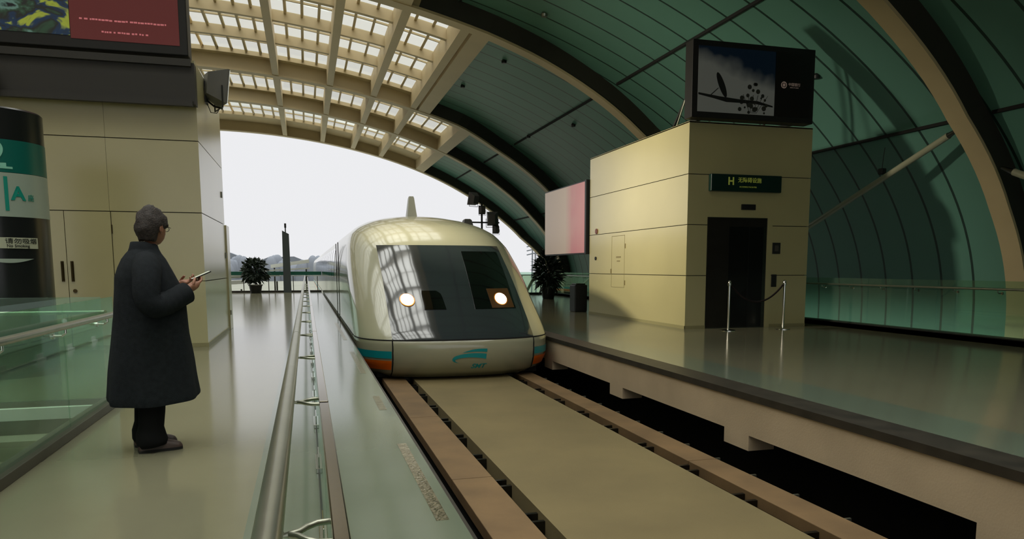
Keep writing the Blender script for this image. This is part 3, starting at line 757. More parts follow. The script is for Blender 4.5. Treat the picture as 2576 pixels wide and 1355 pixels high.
# ---------------------------------------------------------------- left service building
BX0, BX1, BY0, BY1, BZ = -7.0, -1.65, 13.9, 17.6, 4.72
sb = empty('service_building', (BX1, BY0, 0), 'cream panelled service block with double doors behind the standing man', 'building')
def spart(mb, name, m, **k): o = mb.build(name, m, sb, **k); o.location = (-BX1, -BY0, 0); return o
m_ = MB(); m_.box(BX0+.03, BX1-.03, BY0+.03, BY1-.03, 0, BZ-.02); spart(m_, 'core', M_joint)
zc = [0, 1.12, 2.255, 3.425, BZ]
m_ = MB()
for za, zb in zip(zc, zc[1:]):
    a, b = za+.007, zb-.007
    if za < 2.2:
        if za == 0: 
            m_.box(-3.02, BX1, BY0, BY0+.04, 0.01, 1.117); m_.box(-3.02, BX1, BY0, BY0+.04, 1.127, 2.248)
            m_.box(BX0, -4.37, BY0, BY0+.04, 0.01, 1.117); m_.box(BX0, -4.37, BY0, BY0+.04, 1.127, 2.248)
    else: m_.box(BX0, -3.04, BY0, BY0+.04, a, b); m_.box(-3.036, BX1, BY0, BY0+.04, a, b)
    m_.box(BX1-.04, BX1, BY0+.04, BY1, a, b); m_.box(BX0, BX0+.04, BY0+.04, BY1, a, b); m_.box(BX0+.04, BX1-.04, BY1-.04, BY1, a, b)
spart(m_, 'cladding', M_panel)
for a, b, hx in ((-4.36, -3.705, -3.77), (-3.695, -3.03, -3.63)):
    dr = spart(MB().box(a, b, BY0-.012, BY0+.04, .01, 2.248), 'door', M_panel)
    h = MB().tube([(hx, BY0-.06, 1.13), (hx, BY0-.06, 1.44)], .011, 10)
    for z in (1.16, 1.41): h.tube([(hx, BY0-.06, z), (hx, BY0-.005, z)], .008, 8)
    h.box(hx-.022, hx+.022, BY0-.02, BY0-.01, 1.12, 1.45); h.build('handle', mat('dark_brass', (84, 72, 44), .35, .8), dr, auto=40)
spart(MB().tube([(-3.61, BY0-.03, .97), (-3.61, BY0, .97)], .03, 16).box(-3.03, -3.01, BY0-.016, BY0, 1.9, 2.04), 'lock', mat('dark_brass', (84, 72, 44)))
# low annex of tall doors on the track side
spart(MB().box(BX1-.2, BX1+.03, 17.64, 18.22, 0, 2.25), 'side_door', M_panel, bevel=.006)
m_ = MB()
for y, z in ((17.2, 2.85), (17.5, 1.6)): m_.box(BX1, BX1+.02, y-.05, y+.05, z-.06, z+.06)
m_.box(BX1+.03, BX1+.05, 17.68, 17.74, .32, .42)
spart(m_, 'fitting', mat('fitting_grey', (120, 120, 112), .4))
spart(MB().box(BX0, BX1+.012, BY0-.014, BY1, 0, .07), 'skirting', mat('skirting_cream', (150, 144, 104), .4))
# dark recessed band under the board
m_ = MB().box(BX0, BX1+.02, BY0-.22, BY0+.02, 3.97, 4.62).box(BX0, BX1-.02, BY0-.3, BY0-.2, 4.55, 4.66).box(BX0, BX1-.02, BY0-.3, BY0-.2, 3.93, 4.02)
spart(m_, 'soffit_band', mat('dark_band_paint', (50, 49, 44), .5, 0, .05, 2))
# big advert board above
ab = empty('advert_board', (BX1, BY0-.25, 4.75), 'large dark framed advert board with maroon panel above the service block', 'advert board')
AY = BY0-.25
rel(MB().box(BX0, BX1-.05, AY, AY+.4, 4.72, 7.2).build('housing', M_dark, ab, bevel=.015), ab)
rel(MB().box(-3.36, -1.82, AY-.012, AY, 4.86, 7.1).build('maroon_panel', M_red, ab), ab)
# left picture: patches of colour on a dark ground
Ma = mat('advert_artwork', (26, 30, 34), .35, emis=(30, 34, 34), es=.2)
n_ = Ma.node_tree; b_ = n_.nodes['Principled BSDF']; t_ = n_.nodes.new('ShaderNodeTexCoord')
mp = n_.nodes.new('ShaderNodeMapping'); mp.inputs['Scale'].default_value = (1.3, 1, 2.0); mp.inputs['Rotation'].default_value = (0, .5, 0); n_.links.new(t_.outputs['Object'], mp.inputs[0])
nz_ = n_.nodes.new('ShaderNodeTexNoise'); nz_.inputs['Scale'].default_value = 1.15; nz_.inputs['Detail'].default_value = 4; nz_.inputs['Distortion'].default_value = .5; n_.links.new(mp.outputs[0], nz_.inputs['Vector'])
cr = n_.nodes.new('ShaderNodeValToRGB'); e = cr.color_ramp; e.interpolation = 'EASE'
stops = [(0, (12, 14, 20)), (.40, (16, 18, 26)), (.45, (110, 150, 140)), (.5, (50, 80, 60)), (.53, (40, 44, 40)), (.57, (28, 56, 90)), (.60, (176, 190, 70)), (.66, (150, 165, 60)), (.7, (150, 130, 100)), (1, (50, 34, 26))]
while len(e.elements) < len(stops): e.elements.new(.5)
for el, (p, c) in zip(e.elements, stops): el.position = p; el.color = (*lin(c), 1)
n_.links.new(nz_.outputs['Fac'], cr.inputs[0]); n_.links.new(cr.outputs[0], b_.inputs['Base Color']); n_.links.new(cr.outputs[0], b_.inputs['Emission Color'])
rel(MB().box(-5.6, -3.37, AY-.012, AY, 4.9, 7.1).build('picture', Ma, ab), ab)
rel(text_obj('lettering', 'Bright moments all along the way for you', .074, M_letter, PL(-2.6, 5.12, AY-.012), ab), ab) if False else None
for cz_, txt, sz in ((5.14, '— —— — ——— —', .05), (4.98, '—— ———', .05)): pass
mb = MB(); rr = random.Random(5)
for x0_, x1_, z_ in ((-3.23, -2.0, 5.16), (-2.93, -2.27, 4.985)):
    x = x0_
    while x < x1_:                      # two lines of tiny illegible print
        l_ = rr.uniform(.02, .05); zz = z_+rr.uniform(-.003, .003)
        mb.box(x, min(x+l_, x1_), AY-.016, AY-.011, zz-.012, zz+.012); x += l_+rr.choice((.008, .012, .03))
rel(mb.build('small_print', M_letter, ab), ab)
# floodlight on the building's corner
def floodlight(name, loc, rz, rx, sc, lab, group=None, m=None):
    r = empty(name, loc, lab, 'floodlight', group, rz=rz)
    m = m or mat('floodlight_grey', (104, 104, 98), .5)
    h = MB(); a, b = .24*sc, .3*sc
    h.grid([[(x*s, y, z*s) for x, z in ((-a,-b),(a,-b),(a,b),(-a,b),(-a,-b))] for y, s in ((0, 1.0), (-.03*sc, 1.0), (-.34*sc, .62), (-.34*sc, .01))])
    o = h.build('housing', m, r); o.rotation_euler = (rx, 0, 0)
    gl = MB().box(-a*.95, a*.95, 0, .012*sc, -b*.95, b*.95).build('lens', mat('floodlight_lens', (225, 228, 220), .2, emis=(230, 235, 225), es=.5), o)
    y_ = MB().tube([(-a*1.1, -.12*sc, 0), (-a*1.1, -.12*sc, -b*1.25), (a*1.1, -.12*sc, -b*1.25), (a*1.1, -.12*sc, 0)], .014*sc, 8)
    y_.build('yoke', M_dark, r)
    return r
fl_ = floodlight('floodlight', (-1.31, 15.2, 4.57), -PI/2+.35, -.12, 1.0, 'grey floodlight bracketed to the corner of the service block')
m_ = MB().box(-1.65, -1.62, 15.1, 15.4, 4.3, 4.66); m_.tube([(-1.63, 15.25, 4.36), (-1.5, 15.22, 4.25), (-1.36, 15.2, 4.22)], .018, 8); m_.tube([(-1.63, 15.2, 4.32), (-1.56, 15.16, 4.13), (-1.46, 15.14, 4.12), (-1.4, 15.15, 4.22)], .007, 6)
o_ = m_.build('wall_bracket', M_dark, fl_); o_.matrix_parent_inverse = (Matrix.Translation(fl_.location) @ Matrix.Rotation(fl_.rotation_euler.z, 4, 'Z')).inverted()
# rounded wall lamp at the extreme left
wl = empty('wall_lamp', (-4.52, 13.42, 4.2), 'rounded pale wall lamp at the far left of the dark band', 'lamp')
MB().lathe([(.05, -.28), (.13, -.25), (.15, -.1), (.12, .12), (.06, .2), (.01, .22)], 24).build('shade', mat('lamp_shade_cream', (150, 142, 112), .4), wl, auto=50)
MB().box(-.04, .04, .08, .17, -.1, .0).build('arm', M_dark, wl)

# ---------------------------------------------------------------- round totem with line signs
TXo, TYo, TR_ = -3.68, 11.0, .57
tm = empty('sign_totem', (TXo, TYo, 0), 'round black sign column with teal number panel at the far left', 'sign column')
def ring(z0, z1, r, n=48): return MB().lathe([(r, z0), (r, z1)], n)
MB().lathe([(TR_, 0), (TR_, 3.21), (TR_-.02, 3.23), (.02, 3.24)], 56).build('column', mat('totem_black', (26, 28, 28), .25), tm, auto=40)
def cyl(u0, v0, rad):   # text mapper on the column; u0 angle offset in metres of arc
    def fn(u, v, h):
        a = (u0-.15+u)/rad-PI/2+AIM; return (rad*math.cos(a)+h*math.cos(a), rad*math.sin(a)+h*math.sin(a), v0+v)
    return fn
AIM = math.atan2(-TYo, -TXo)+PI/2     # angle that faces the viewer
MB().lathe([(TR_+.004, 2.47), (TR_+.004, 2.85)], 56).build('teal_panel', mat('totem_teal', (6, 92, 82), .35), tm, auto=40)
MB().lathe([(TR_+.004, 1.95), (TR_+.004, 2.465)], 56).build('white_panel', mat('totem_white', (150, 164, 150), .35), tm, auto=40)
M_pale = mat('totem_pale', (130, 196, 172), .4); M_tt = mat('totem_teal_ink', (12, 134, 116), .4)
R1 = TR_+.006
text_obj('lettering', '2', .42, M_pale, cyl(.20, 2.66, R1), tm, bold=.004)
mb = MB(); rows = [[cyl(0, 0, R1+.002)(u, v, 0) for u in [.12+.24*i/8 for i in range(9)]] for v in (2.51, 2.535)]; mb.grid(rows)
mb.build('underline', M_pale, tm)
text_obj('lettering', 'A', .22, M_tt, cyl(.40, 2.22, R1), tm, bold=.008)
text_obj('lettering', '座', .085, M_tt, cyl(.55, 2.18, R1), tm)
mb = MB(); mb.grid([[cyl(0, 0, R1+.002)(u, v, 0) for u in (.255, .275, .295)] for v in (2.02, 2.42)]); mb.build('divider', M_tt, tm)
mb = MB(); mb.grid([[cyl(0, 0, R1+.001)(u, v, 0) for u in [.0+.60*i/14 for i in range(15)]] for v in (1.575, 1.705)]); mb.build('plate', mat('plate_cream', (170, 174, 150), .5), tm)
M_ink = mat('ink_black', (24, 26, 24), .6)
text_obj('lettering', '请勿吸烟', .07, M_ink, cyl(.40, 1.66, R1+.002), tm, sx=1.3)
text_obj('lettering', 'No Smoking', .05, M_ink, cyl(.36, 1.605, R1+.002), tm)
mb = MB(); up_ = []; lo_ = []
for i in range(17):
    u = -.02+.55*i/16; up_.append(cyl(0, 0, R1+.001)(u, 1.452, 0)); lo_.append(cyl(0, 0, R1+.001)(u, 1.452-.05*math.sin(PI*i/16), 0))
mb.grid([up_, lo_]); mb.build('arc_mark', mat('totem_white', (150, 164, 150)), tm)

# ---------------------------------------------------------------- struts, ceiling fittings
def strut(p, q, r, lab):
    root = empty('roof_strut', p, lab, 'strut', 'tubular struts bracing the arches')
    P = Vector((0, 0, 0)); Q = Vector(q)-Vector(p); d = Q.normalized()
    MB().tube([d*.3, Q-d*.3], r, 20).build('tube', M_white if False else mat('strut_paint', (150, 150, 128), .35), root, auto=40)
    MB().tube([P, d*.32], [.03, r*.9], 12).build('end_fork', M_steeld, root); MB().tube([Q-d*.32, Q], [r*.9, .03], 12).build('end_fork', M_steeld, root)
    return root
strut((13.02, 12.87, 4.19), (13.28, 24.8, -.03), .07, 'pale tubular strut running down from the nearest arch towards the lift tower')
strut((13.56, 12.3, 3.35), (14.0, 4.5, -.03), .07, 'short visible strut at the right edge leaning from the nearest arch')
strut((12.9, 37.5, 3.8), (13.0, 45.0, -.2), .09, 'far strut crossing below the pink board')
strut((12.9, 24.6, 3.9), (13.0, 37.0, -.2), .07, 'strut hidden mostly behind the lift tower')
# camera/speaker on the strut
sp_ = empty('strut_speaker', (13.08, 15.1, 3.52), 'small dark speaker clamped on the tubular strut', 'speaker')
MB().box(-.07, .07, -.07, .07, 0, .14).build('body', M_dark, sp_, bevel=.02); MB().tube([(0, 0, .14), (.02, 0, .42), (.05, 0, .62)], .008, 8).build('cable', M_dark, sp_)
for i, (X, Y) in enumerate(((11.6, 15.7), (6.5, 20.7), (5.5, 26.1), (6.6, 25.5), (6.1, 30.0), (10.0, 28.1), (9.5, 32.5))):
    x, z = ell(t_of_x(X, SH-.01), SH-.01)
    o = empty('smoke_detector', (x, Y, z)); tag(o, ('small dark ceiling fitting right of the lightbox', 'pale ceiling fitting between the two nearest arches', 'dark ceiling fitting just past the thick dark arch', 'ceiling fitting next to the skylight corner', 'faint ceiling fitting in the middle bay', 'ceiling fitting low near the tower roof edge', 'ceiling fitting above the pink board')[i], 'ceiling fitting', 'small fittings on the teal ceiling')
    MB().lathe([(.08, -.09), (.09, -.02), (.06, .03)], 16).build('head', M_dark if i != 1 else M_steel, o); MB().tube([(.0, .06, -.01), (0, .2, -.02)], .025, 8).build('clip', M_steeld, o)

# ---------------------------------------------------------------- plants
def leafy(root, cz, rx, rz, n, seed, L=.3, spiky=False):
    r = random.Random(seed); mb = MB()
    for i in range(n):
        u = r.uniform(-1, 1); a = r.uniform(0, 2*PI); k = r.random()**.4; s = math.sqrt(1-u*u)
        c = Vector((rx*s*math.cos(a)*k, rx*s*math.sin(a)*k, cz+rz*u*k))
        d = (Vector((s*math.cos(a), s*math.sin(a), u*.6+.2))+Vector((r.gauss(0,.35), r.gauss(0,.35), r.gauss(0,.35)))).normalized()
        sd = d.cross(Vector((r.gauss(0,1), r.gauss(0,1), 1))).normalized(); l = L*r.uniform(.6, 1.2); w_ = l*(.10 if spiky else .26)
        dn = Vector((0, 0, -l*.18))
        mb.add([c, c+d*l*.45+sd*w_, c+d*l+dn, c+d*l*.45-sd*w_, c+d*l*.5+Vector((0, 0, w_*.3))], [(0, 1, 4), (1, 2, 4), (2, 3, 4), (3, 0, 4)])
    mb.build('foliage', M_leaf, root)
    st = MB()
    for i in range(5):
        a = i*1.3; st.tube([(0, 0, .4), (.06*math.cos(a), .06*math.sin(a), cz-.2), (rx*.5*math.cos(a), rx*.5*math.sin(a), cz+rz*.4)], [.03, .022, .008], 7)
    st.build('stem', mat('plant_stem', (52, 44, 32), .8), root)
def pot(root, r0, r1, h):
    MB().lathe([(r0, 0), (r1, h*.9), (r1*1.1, h*.9), (r1*1.1, h), (r1*.92, h), (r1*.9, h*.88), (.01, h*.88)], 28).build('pot', M_pot, root, auto=40)
pl1 = empty('potted_plant', (-2.58, 42.3, 0), 'bushy potted plant in a dark tub at the far end of the left platform', 'potted plant')
pot(pl1, .26, .33, .44)
mb_ = MB().lathe([(.37, .43), (.37, .455), (.3, .455)], 24); mb_.build('pot_rim', M_white, pl1)
leafy(pl1, 1.15, .56, .62, 620, 4, .3)
pl2 = empty('potted_plant', (9.95, 31.0, 0), 'tall dark potted palm behind the right flank of the train', 'potted plant')
pot(pl2, .24, .32, .5); leafy(pl2, 1.2, .46, .78, 900, 9, .42, True)
# information slab at the far end
ip = empty('information_pillar', (-1.0, 43.0, 0), 'tall grey slab pillar with a small camera on top at the platform end', 'pillar')
MB().add([(-.2,-.12,0),(.2,-.12,0),(.2,.12,0),(-.2,.12,0),(-.17,-.12,3.3),(.17,-.12,3.12),(.17,.12,3.12),(-.17,.12,3.3)], [(0,3,2,1),(4,5,6,7),(0,1,5,4),(1,2,6,5),(2,3,7,6),(3,0,4,7)]).build('slab', mat('pillar_grey', (70, 78, 80), .5), ip)
MB().tube([(0, 0, 3.2), (0, 0, 3.45)], .03, 8).build('stalk', M_dark, ip); MB().box(-.05, .05, -.09, .09, 3.45, 3.68).build('camera_head', M_dark, ip, bevel=.01)

# end railing of the left platform, teal with white edge
er = empty('end_railing', (-8.5, YE+.35, 0), 'teal and white railing across the far end of the left platform', 'railing')
def rb(mb, nm, m): o = mb.build(nm, m, er); o.location = (8.5, -(YE+.35), 0); return o
rb(MB().box(-8.5, .8, YE+.3, YE+.42, .93, 1.12), 'top_band', M_tealr); rb(MB().box(-8.5, .8, YE+.29, YE+.42, .87, .91), 'white_rail', M_white)
for i in range(8): rb(MB().box(-8.4+i*1.28, -8.36+i*1.28, YE+.33, YE+.38, 0, .9), 'post', M_steeld)
# pale roofs and pipes beyond
for i, (x0_, x1_, y_, z_, h_) in enumerate(((-9.5, -1.6, 50, .45, .25), (-9.5, -3.5, 47, .05, .22), (-2.2, .2, 52, 1.3, .22), (-6, .2, 49, .9, .08))):
    aw = empty('canopy', (x0_, y_, -3), ('long pale canopy roof beyond the end railing', 'lower pale canopy roof beyond the end railing', 'small pale roof seen right of the slab pillar', 'thin white roof edge behind the end railing')[i], 'canopy', 'pale canopies beyond the platform end')
    MB().prism([(0, z_+3), (x1_-x0_, z_+3.35), (x1_-x0_, z_+3.35+h_), (0, z_+3+h_)], 1, 0, 1.2).build('roof', M_white, aw)
    for q in (.2, x1_-x0_-.2): MB().tube([(q, .6, 0), (q, .6, z_+3.02)], .05, 8).build('post', M_steeld, aw)

# ---------------------------------------------------------------- floodlights at the hall mouth
ms = empty('floodlight_mast', (8.55, 37.6, 0), 'slim mast carrying floodlights beside the train roof', 'mast')
MB().tube([(0, 0, -3.0), (0, 0, 4.5), (-.35, 0, 4.75)], .05, 10).build('pole', M_dark, ms); MB().box(-.5, .9, -.04, .04, 3.55, 3.62).build('crossbar', M_dark, ms)
mg = mat('outdoor_lamp_grey', (88, 84, 84), .6)
for i, (x, z, s_, lab) in enumerate(((8.05, 4.75, 1.05, 'tilted floodlight at the top of the mast, against the arch edge'), (8.55, 4.2, .72, 'small square floodlight in the middle of the mast'), (9.1, 3.78, 1.15, 'largest floodlight, lowest on the mast'), (9.25, 3.25, .7, 'floodlight peeping over the shoulder of the train roof'))):
    floodlight('floodlight', (x, 37.6, z), (.5, .15, -.35, .2)[i], (.25, 0, .1, 0)[i], s_, lab, 'floodlights on the mast', mg)

# ---------------------------------------------------------------- outdoors
MB().box(-200, 200, 41, 420, -3.4, -3.0).build('ground', M_ground, kind='structure')
def treeline(x0, x1, y, z0, hmin, hmax, seed, lab, n=150):
    r = random.Random(seed); mb = MB()
    for i in range(n):
        x = x0+(x1-x0)*i/(n-1); h = r.uniform(hmin, hmax); w_ = (x1-x0)/n*1.3
        h *= 1+.15*math.sin(i*.35+seed); w_ *= 3.2; c = Vector((x, y+r.uniform(-6, 6), z0)); rows = []
        for j in range(7):
            ph = PI/2*j/6; rows.append([(c.x+w_*math.cos(ph)*math.cos(q)*1, c.y+w_*math.cos(ph)*math.sin(q), c.z+h*math.sin(ph)*1) for q in [2*PI*k/10 for k in range(11)]])
        mb.grid(rows)
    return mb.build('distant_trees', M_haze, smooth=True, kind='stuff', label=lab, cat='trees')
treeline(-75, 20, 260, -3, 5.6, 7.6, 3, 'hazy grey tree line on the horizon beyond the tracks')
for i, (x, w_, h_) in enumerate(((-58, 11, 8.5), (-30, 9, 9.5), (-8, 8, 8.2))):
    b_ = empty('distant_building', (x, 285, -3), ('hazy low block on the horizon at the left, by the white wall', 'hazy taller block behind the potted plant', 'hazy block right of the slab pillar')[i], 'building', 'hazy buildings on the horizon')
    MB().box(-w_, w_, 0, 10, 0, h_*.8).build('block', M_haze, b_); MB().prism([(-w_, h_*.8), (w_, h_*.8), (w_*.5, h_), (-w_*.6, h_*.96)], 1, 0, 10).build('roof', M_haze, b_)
# pylons right of the train
for i, (x, y) in enumerate(((33.0, 110), (36.0, 112), (39.5, 114))):
    p_ = empty('lighting_pylon', (x, y, -3), ('hazy pylon nearest the train flank', 'hazy pylon in the middle of the trio beside the arch foot', 'hazy pylon nearest the arch foot')[i], 'pylon', 'hazy pylons beyond the train')
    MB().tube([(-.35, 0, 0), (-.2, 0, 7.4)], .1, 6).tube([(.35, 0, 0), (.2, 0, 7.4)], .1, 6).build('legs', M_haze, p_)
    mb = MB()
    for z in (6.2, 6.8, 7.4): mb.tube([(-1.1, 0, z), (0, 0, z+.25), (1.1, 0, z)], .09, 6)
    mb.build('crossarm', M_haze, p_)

# ---------------------------------------------------------------- the standing man
def skin_mesh(name, verts, edges, radii, root_i, subsurf=2):
    me = bpy.data.meshes.new(name); me.from_pydata(verts, edges, []); o = bpy.data.objects.new(name, me); COL.objects.link(o)
    md = o.modifiers.new('skin', 'SKIN'); md.use_smooth_shade = True
    for i, v in enumerate(me.skin_vertices[0].data): v.radius = (radii[i], radii[i]); v.use_root = (i == root_i)
    ss_ = o.modifiers.new('sub', 'SUBSURF'); ss_.levels = subsurf; ss_.render_levels = subsurf
    dg = bpy.context.evaluated_depsgraph_get(); m2 = bpy.data.meshes.new_from_object(o.evaluated_get(dg)); bpy.data.objects.remove(o)
    return m2
man = empty('person', (-1.12, 6.15, 0), 'heavy set man in a long dark overcoat standing with a phone in his hands', 'person', rz=math.radians(18))
V = []; E_ = []; Rr = []
def nd(p, r, par=None):
    V.append(tuple(p)); Rr.append(r)
    if par is not None: E_.append((par, len(V)-1))
    return len(V)-1
pel = nd((0, 0, .92), .15)
ab_ = nd((.02, 0, 1.10), .16, pel); ch = nd((.0, 0, 1.30), .15, ab_); nk = nd((.02, 0, 1.47), .065, ch); hd = nd((.035, 0, 1.55), .06, nk)
for s in (-1, 1):
    hp = nd((0, s*.10, .86), .10, pel); kn = nd((.02, s*.105, .48), .065, hp); an = nd((-.06, s*.105, .10), .042, kn); ft = nd((.06, s*.11, .045), .032, an)
    sh = nd((-.02, s*.19, 1.37), .07, ch); el = nd((-.03, s*.27, 1.10), .05, sh)
    if s == -1: wr = (.245, -.13, 1.185); hand = (.315, -.075, 1.225)
    else: wr = (.20, .10, 1.20); hand = (.27, .055, 1.235)
    w1 = nd(wr, .030, el); w0 = Vector(wr); h0 = Vector(hand); d = (h0-w0).normalized()
    pm = nd(w0+d*.045, .034, w1); pe = nd(w0+d*.085, .036, pm)
    sd = Vector((-.35, s*-.2+.0, .9)).cross(d).normalized()*(1 if s < 0 else -1)   # across the palm
    upv = d.cross(sd).normalized(); 
    if upv.z < 0: upv = -upv
    base = w0+d*.085
    for i, fl in enumerate((.062, .072, .068, .054)):
        o_ = (i-1.5)*.020
        k1 = nd(base+sd*o_+d*.018, .0105, pe); k2 = nd(base+sd*o_+d*(.018+fl*.5)+upv*.002, .0092, k1)
        k3 = nd(base+sd*o_*.9+d*(.018+fl*.8)+upv*.020, .0085, k2); nd(base+sd*o_*.8+d*(.018+fl*.86)+upv*.036, .0075, k3)
    th = nd(w0+d*.035+sd*(-.038)+upv*.012, .013, pm); t2 = nd(w0+d*.065+sd*(-.044)+upv*.032, .0105, th); nd(w0+d*.098+sd*(-.030)+upv*.045, .009, t2)
bmesh_me = skin_mesh('bodytmp', V, E_, Rr, pel)
# head: shaped ellipsoid with brow, nose, lips, chin, jaw and ears
HA = math.radians(38)        # head turned away towards the train
HC = Vector((.05, 0, 1.635))
def headpt(u, v):
    """u azimuth (0 = face), v -pi/2..pi/2"""
    cx_, cz_ = math.cos(v), math.sin(v)
    x = .098*cx_*math.cos(u); y = .078*cx_*math.sin(u); z = .122*cz_
    if x < 0: x *= 1.02; z *= 1
    face = max(0, math.cos(u))**2
    if z < 0: x *= 1+.05*face; y *= 1-.15*abs(z)/.12
    if z < -.02 and math.cos(u) > 0: x += .012*face*min(1, (-z-.02)/.05)
    g = lambda cz, cy, sz, sy, a: a*math.exp(-((z-cz)/sz)**2-((y-cy)/sy)**2)
    if math.cos(u) > 0:
        x += g(-.012, 0, .022, .013, .022)+g(-.028, 0, .012, .016, .012)+g(.030, 0, .012, .05, .006)-g(.010, .032, .012, .016, .010)-g(.010, -.032, .012, .016, .010)
        x += g(-.058, 0, .008, .026, .007)-g(-.067, 0, .004, .024, .003)+g(-.075, 0, .008, .022, .005)+g(-.105, 0, .016, .03, .008)
    return Vector((x, y, z))
bm = bmesh.new(); bm.from_mesh(bmesh_me); NU, NV = 48, 36; grid = []
rot = Matrix.Rotation(HA, 3, 'Z') @ Matrix.Rotation(math.radians(8), 3, 'Y')
for j in range(NV+1):
    v = -PI/2+PI*j/NV; grid.append([bm.verts.new(HC+rot @ headpt(2*PI*i/NU, v)) for i in range(NU)])
for j in range(NV):
    for i in range(NU):
        try: bm.faces.new((grid[j][i], grid[j][(i+1)%NU], grid[j+1][(i+1)%NU], grid[j+1][i]))
        except ValueError: pass
# ears
for s in (-1, 1):
    er_ = []
    for j in range(9):
        a = -PI/2+PI*j/8*1.9; er_.append(j)
    c = Vector((-.008, s*.078, -.008)); rings = []
    for j in range(13):
        a = 2*PI*j/12; cc = c+Vector((-.018*math.cos(a)*.9, s*.010+s*.006*math.cos(a), .032*math.sin(a)))
        rings.append([bm.verts.new(HC+rot @ (cc+Vector((.007*math.cos(b)*math.cos(a), s*.006*math.sin(b), .007*math.cos(b)*math.sin(a))))) for b in [2*PI*k/6 for k in range(6)]])
    for j in range(12):
        for k in range(6): bm.faces.new((rings[j][k], rings[j][(k+1)%6], rings[j+1][(k+1)%6], rings[j+1][k]))
    cv = bm.verts.new(HC+rot @ (c+Vector((0, s*.004, 0))))
    for j in range(12): bm.faces.new((rings[j][2], rings[j+1][2], cv))
bmesh.ops.remove_doubles(bm, verts=bm.verts, dist=.0002); bmesh.ops.recalc_face_normals(bm, faces=bm.faces)
me = bpy.data.meshes.new('body'); bm.to_mesh(me); bm.free(); me.shade_smooth(); me.materials.append(M_skin)
bo = bpy.data.objects.new('body', me); COL.objects.link(bo); bo.parent = man
# hair
hr = MB(); rows = []
for j in range(25):
    v = -1.0+(PI/2+1.0)*j/24; row = []
    for i in range(49):
        u = 2*PI*i/48; p = headpt(u, v)
        k = 1.20+.12*noise.noise(Vector((p.x, p.y, p.z))*24)+.05*noise.noise(Vector((p.x, p.y, p.z))*70)
        cf = math.cos(u)
        front = max(0, cf)
        lim = .045*front*2.0-.092*(1-front)      # hairline height: high at the brow, low at the nape
        if abs(math.sin(u)) > .8 and cf > -.2: lim = max(lim, -.0)
        if p.z < lim: k = .93
        if cf < -.1: k += .13*min(1, -cf+.2)
        row.append(HC+rot @ (p*k+Vector((0, 0, .006 if k > 1 else 0))))
    rows.append(row)
hr.grid(rows); hr.build('hair', M_hair, man, smooth=True)
# glasses: temples and rims
gs = MB()
for s in (-1, 1):
    gs.tube([HC+rot @ Vector(p) for p in ((-.01, s*.085, .018), (.05, s*.083, .022), (.104, s*.068, .018))], .0022, 6)
    gs.tube([HC+rot @ Vector((.100, s*.034+.024*math.cos(a), .008+.017*math.sin(a))) for a in [2*PI*k/16 for k in range(17)]], .002, 6)
gs.tube([HC+rot @ Vector((.101, -.01, .012)), HC+rot @ Vector((.106, 0, .016)), HC+rot @ Vector((.101, .01, .012))], .002, 6)
gs.build('glasses', M_dark, man)
# coat: rings of (z, centre x, half depth, half width)
CR = [(.385,-.005,.312,.27),(.40,-.005,.315,.272),(.55,-.005,.297,.262),(.70,-.002,.28,.255),(.85,.0,.262,.25),(1.0,.005,.248,.245),(1.10,.005,.240,.245),(1.20,.0,.222,.245),(1.28,-.015,.200,.24),(1.35,-.02,.172,.225),(1.41,-.02,.145,.19),(1.45,-.018,.118,.145),(1.485,-.01,.095,.105),(1.51,-.008,.086,.092),(1.52,-.012,.08,.086)]
ct = MB(); rows = []
fine = []
for a, b in zip(CR, CR[1:]):
    for k in range(3): fine.append(tuple(a[i]+(b[i]-a[i])*k/3 for i in range(4)))
fine.append(CR[-1])
for (z, cx_, hx, hy) in fine:
    row = []
    for i in range(65):
        a = 2*PI*i/64; fold = .012*math.sin(a*7+1.3)*max(0, (1.15-z)/.8)+.006*noise.noise((math.cos(a)*3, math.sin(a)*3, z*4))
        e = .92
        x = cx_+(hx+fold)*math.copysign(abs(math.cos(a))**e, math.cos(a)); y = (hy+fold)*math.copysign(abs(math.sin(a))**e, math.sin(a))
        dz = (-.03*math.cos(a+2.0)*max(0, (.6-z)/.2) if z < .6 else 0)
        row.append((x, y, z+dz))
    rows.append(row)
inner = [[(-.005+(p[0]+.005)*.97, p[1]*.97, p[2]+.002) for p in r] for r in rows[:6]]
ct.grid(rows); ct.grid(list(reversed(inner))); ct.grid([rows[0], inner[0]])
# sleeves belong to the coat
for s in (-1, 1):
    P0 = [(-.02, s*.12, 1.385), (-.03, s*.20, 1.335), (-.045, s*.262, 1.24), (-.055, s*.285, 1.14), (-.02, s*.29, 1.075), (.06, s*.245, 1.085), (.14, s*.19, 1.125)]
    P0.append((.235, -.145, 1.165) if s < 0 else (.19, .115, 1.185))
    n0 = len(P0); R0 = [.095, .098, .092, .088, .09, .086, .082, .078]
    pts = []; rs_ = []
    for i in range(n0-1):
        for k in range(4):
            t = k/4; pts.append(Vector(P0[i]).lerp(Vector(P0[i+1]), t)); rs_.append(R0[i]+(R0[i+1]-R0[i])*t+.004*noise.noise((i*1.3+k, s, 2)))
    pts.append(Vector(P0[-1])); rs_.append(R0[-1])
    for _ in range(3): pts = [pts[0]]+[(pts[i-1]+pts[i]*2+pts[i+1])/4 for i in range(1, len(pts)-1)]+[pts[-1]]
    ct.tube(pts, rs_, 20, close=False)
    dd = (pts[-1]-pts[-3]).normalized(); ct.tube([pts[-1], pts[-1]-dd*.03], [rs_[-1], .05], 20, close=False); ct.tube([pts[-1]-dd*.03, pts[-1]-dd*.05], [.05, .03], 20, close=True)
coat = ct.build('overcoat', M_coat, man, smooth=True)
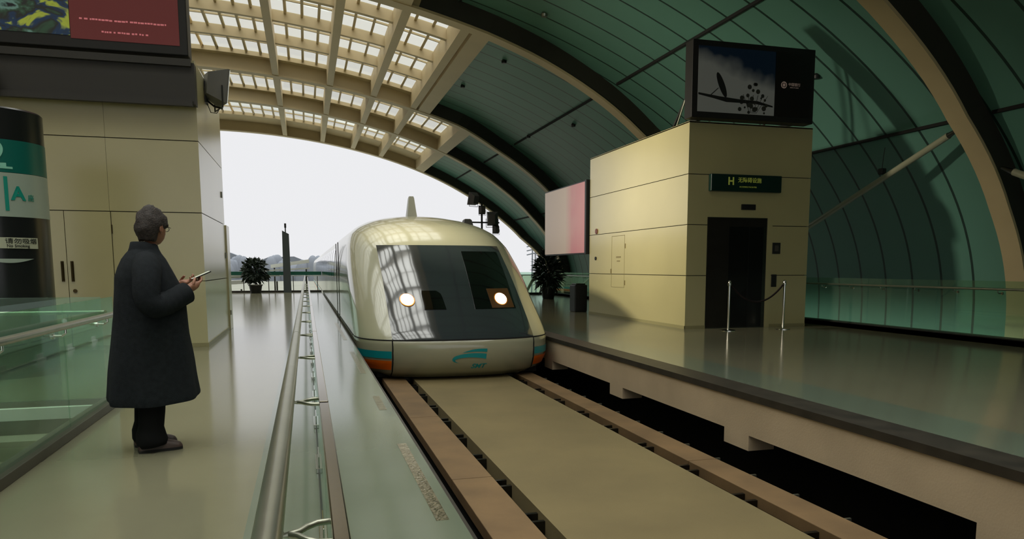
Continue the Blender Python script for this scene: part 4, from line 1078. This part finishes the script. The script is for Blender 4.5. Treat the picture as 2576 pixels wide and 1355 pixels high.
# collar
cl = MB(); rows = []
for (z, rx_, ry_) in ((1.45, .115, .13), (1.49, .10, .108), (1.53, .09, .096), (1.535, .082, .088), (1.48, .088, .094)):
    rows.append([(-.012+rx_*math.cos(a), ry_*math.sin(a), z-.035*max(0, math.cos(a))) for a in [.35+(2*PI-.7)*i/30 for i in range(31)]])
cl.grid(rows); cl.build('collar', M_coat, man, smooth=True)
# trousers and shoes
tr_ = MB()
for s in (-1, 1):
    tr_.tube([(-.02, s*.10, .85), (-.03, s*.10, .5), (-.04, s*.105, .30), (-.05, s*.108, .19), (-.055, s*.108, .13), (-.05, s*.108, .08), (-.045, s*.108, .045)], [.11, .10, .09, .086, .102, .108, .098], 24)
tr_.build('trousers', M_trou, man, smooth=True)
for s in (-1, 1):
    sh_ = MB(); rows = []
    prof_ = [(-.145, .035, .075), (-.13, .042, .09), (-.09, .043, .10), (-.03, .044, .11), (.02, .048, .095), (.07, .052, .075), (.11, .050, .064), (.14, .038, .05), (.152, .018, .03)]
    for x, hw, hh in prof_:
        rows.append([(x, s*.115+hw*math.cos(a), .018+max(0, hh-.018)*max(0, math.sin(a))) for a in [PI*i/14 for i in range(15)]])
    sh_.grid(rows); 
    sh_.f.append(tuple(range(15))); sh_.f.append(tuple(8*15+i for i in range(15)))
    o = sh_.build('shoe', M_shoe, man, smooth=True)
    so = MB(); pts = [(x, s*.115+hw*1.06) for x, hw, hh in prof_]+[(x, s*.115-hw*1.06) for x, hw, hh in reversed(prof_)]
    so.prism(pts, 2, 0, .02); so.build('sole', M_sole, o)
# phone held in the hands
ph = empty('mobile_phone', (0, 0, 0), 'mobile phone with bright screen held in both hands of the man', 'phone')
Rz = Matrix.Rotation(math.radians(18), 3, 'Z'); pc = Vector((-1.12, 6.15, 0))+Rz @ Vector((.365, -.035, 1.292))
ph.location = pc; ph.rotation_euler = (math.radians(0), math.radians(-24), math.radians(18))
MB().box(-.068, .068, -.034, .034, -.005, .004).build('case', M_phone, ph, bevel=.003); MB().box(-.078, .062, -.031, .031, .004, .0055).build('display', M_screen, ph)

# ---------------------------------------------------------------- interior lamps (service block floodlight, added wall light)
def lamp_in(root, p, d, power, col=(1, .9, .72), size=.4, spread=120):
    o = area_lamp('lamp', p, size, power, col, d); o.data.spread = math.radians(spread); o.parent = root
    o.matrix_parent_inverse = root.matrix_basis.inverted() if root.matrix_basis else Matrix()
    return o
bpy.context.view_layer.update()
lamp_in(fl_, (-1.12, 15.25, 4.5), (9.0, 2.6, -1.6), 190, (1, .9, .7), .35, 75)
# added strip light, hidden below the platform edge, to brighten the teal wall
ww = empty('added_wall_light', (12.75, 24, -.35), 'long added strip light, unseen behind the right glass railing, brightening the teal wall', 'luminaire')
MB().box(-.12, .12, -11.5, 11.5, -.1, -.02).box(-.14, -.12, -11.5, 11.5, -.1, .0).build('housing', M_dark, ww)
bpy.context.view_layer.update()
o_ = lamp_in(ww, (12.75, 24, -.3), (.45, 0, .9), 360, (.95, 1, .9), .1, 170); o_.data.size = .12; o_.data.size_y = 22.5
o_.rotation_euler = (0, math.radians(-28), 0)
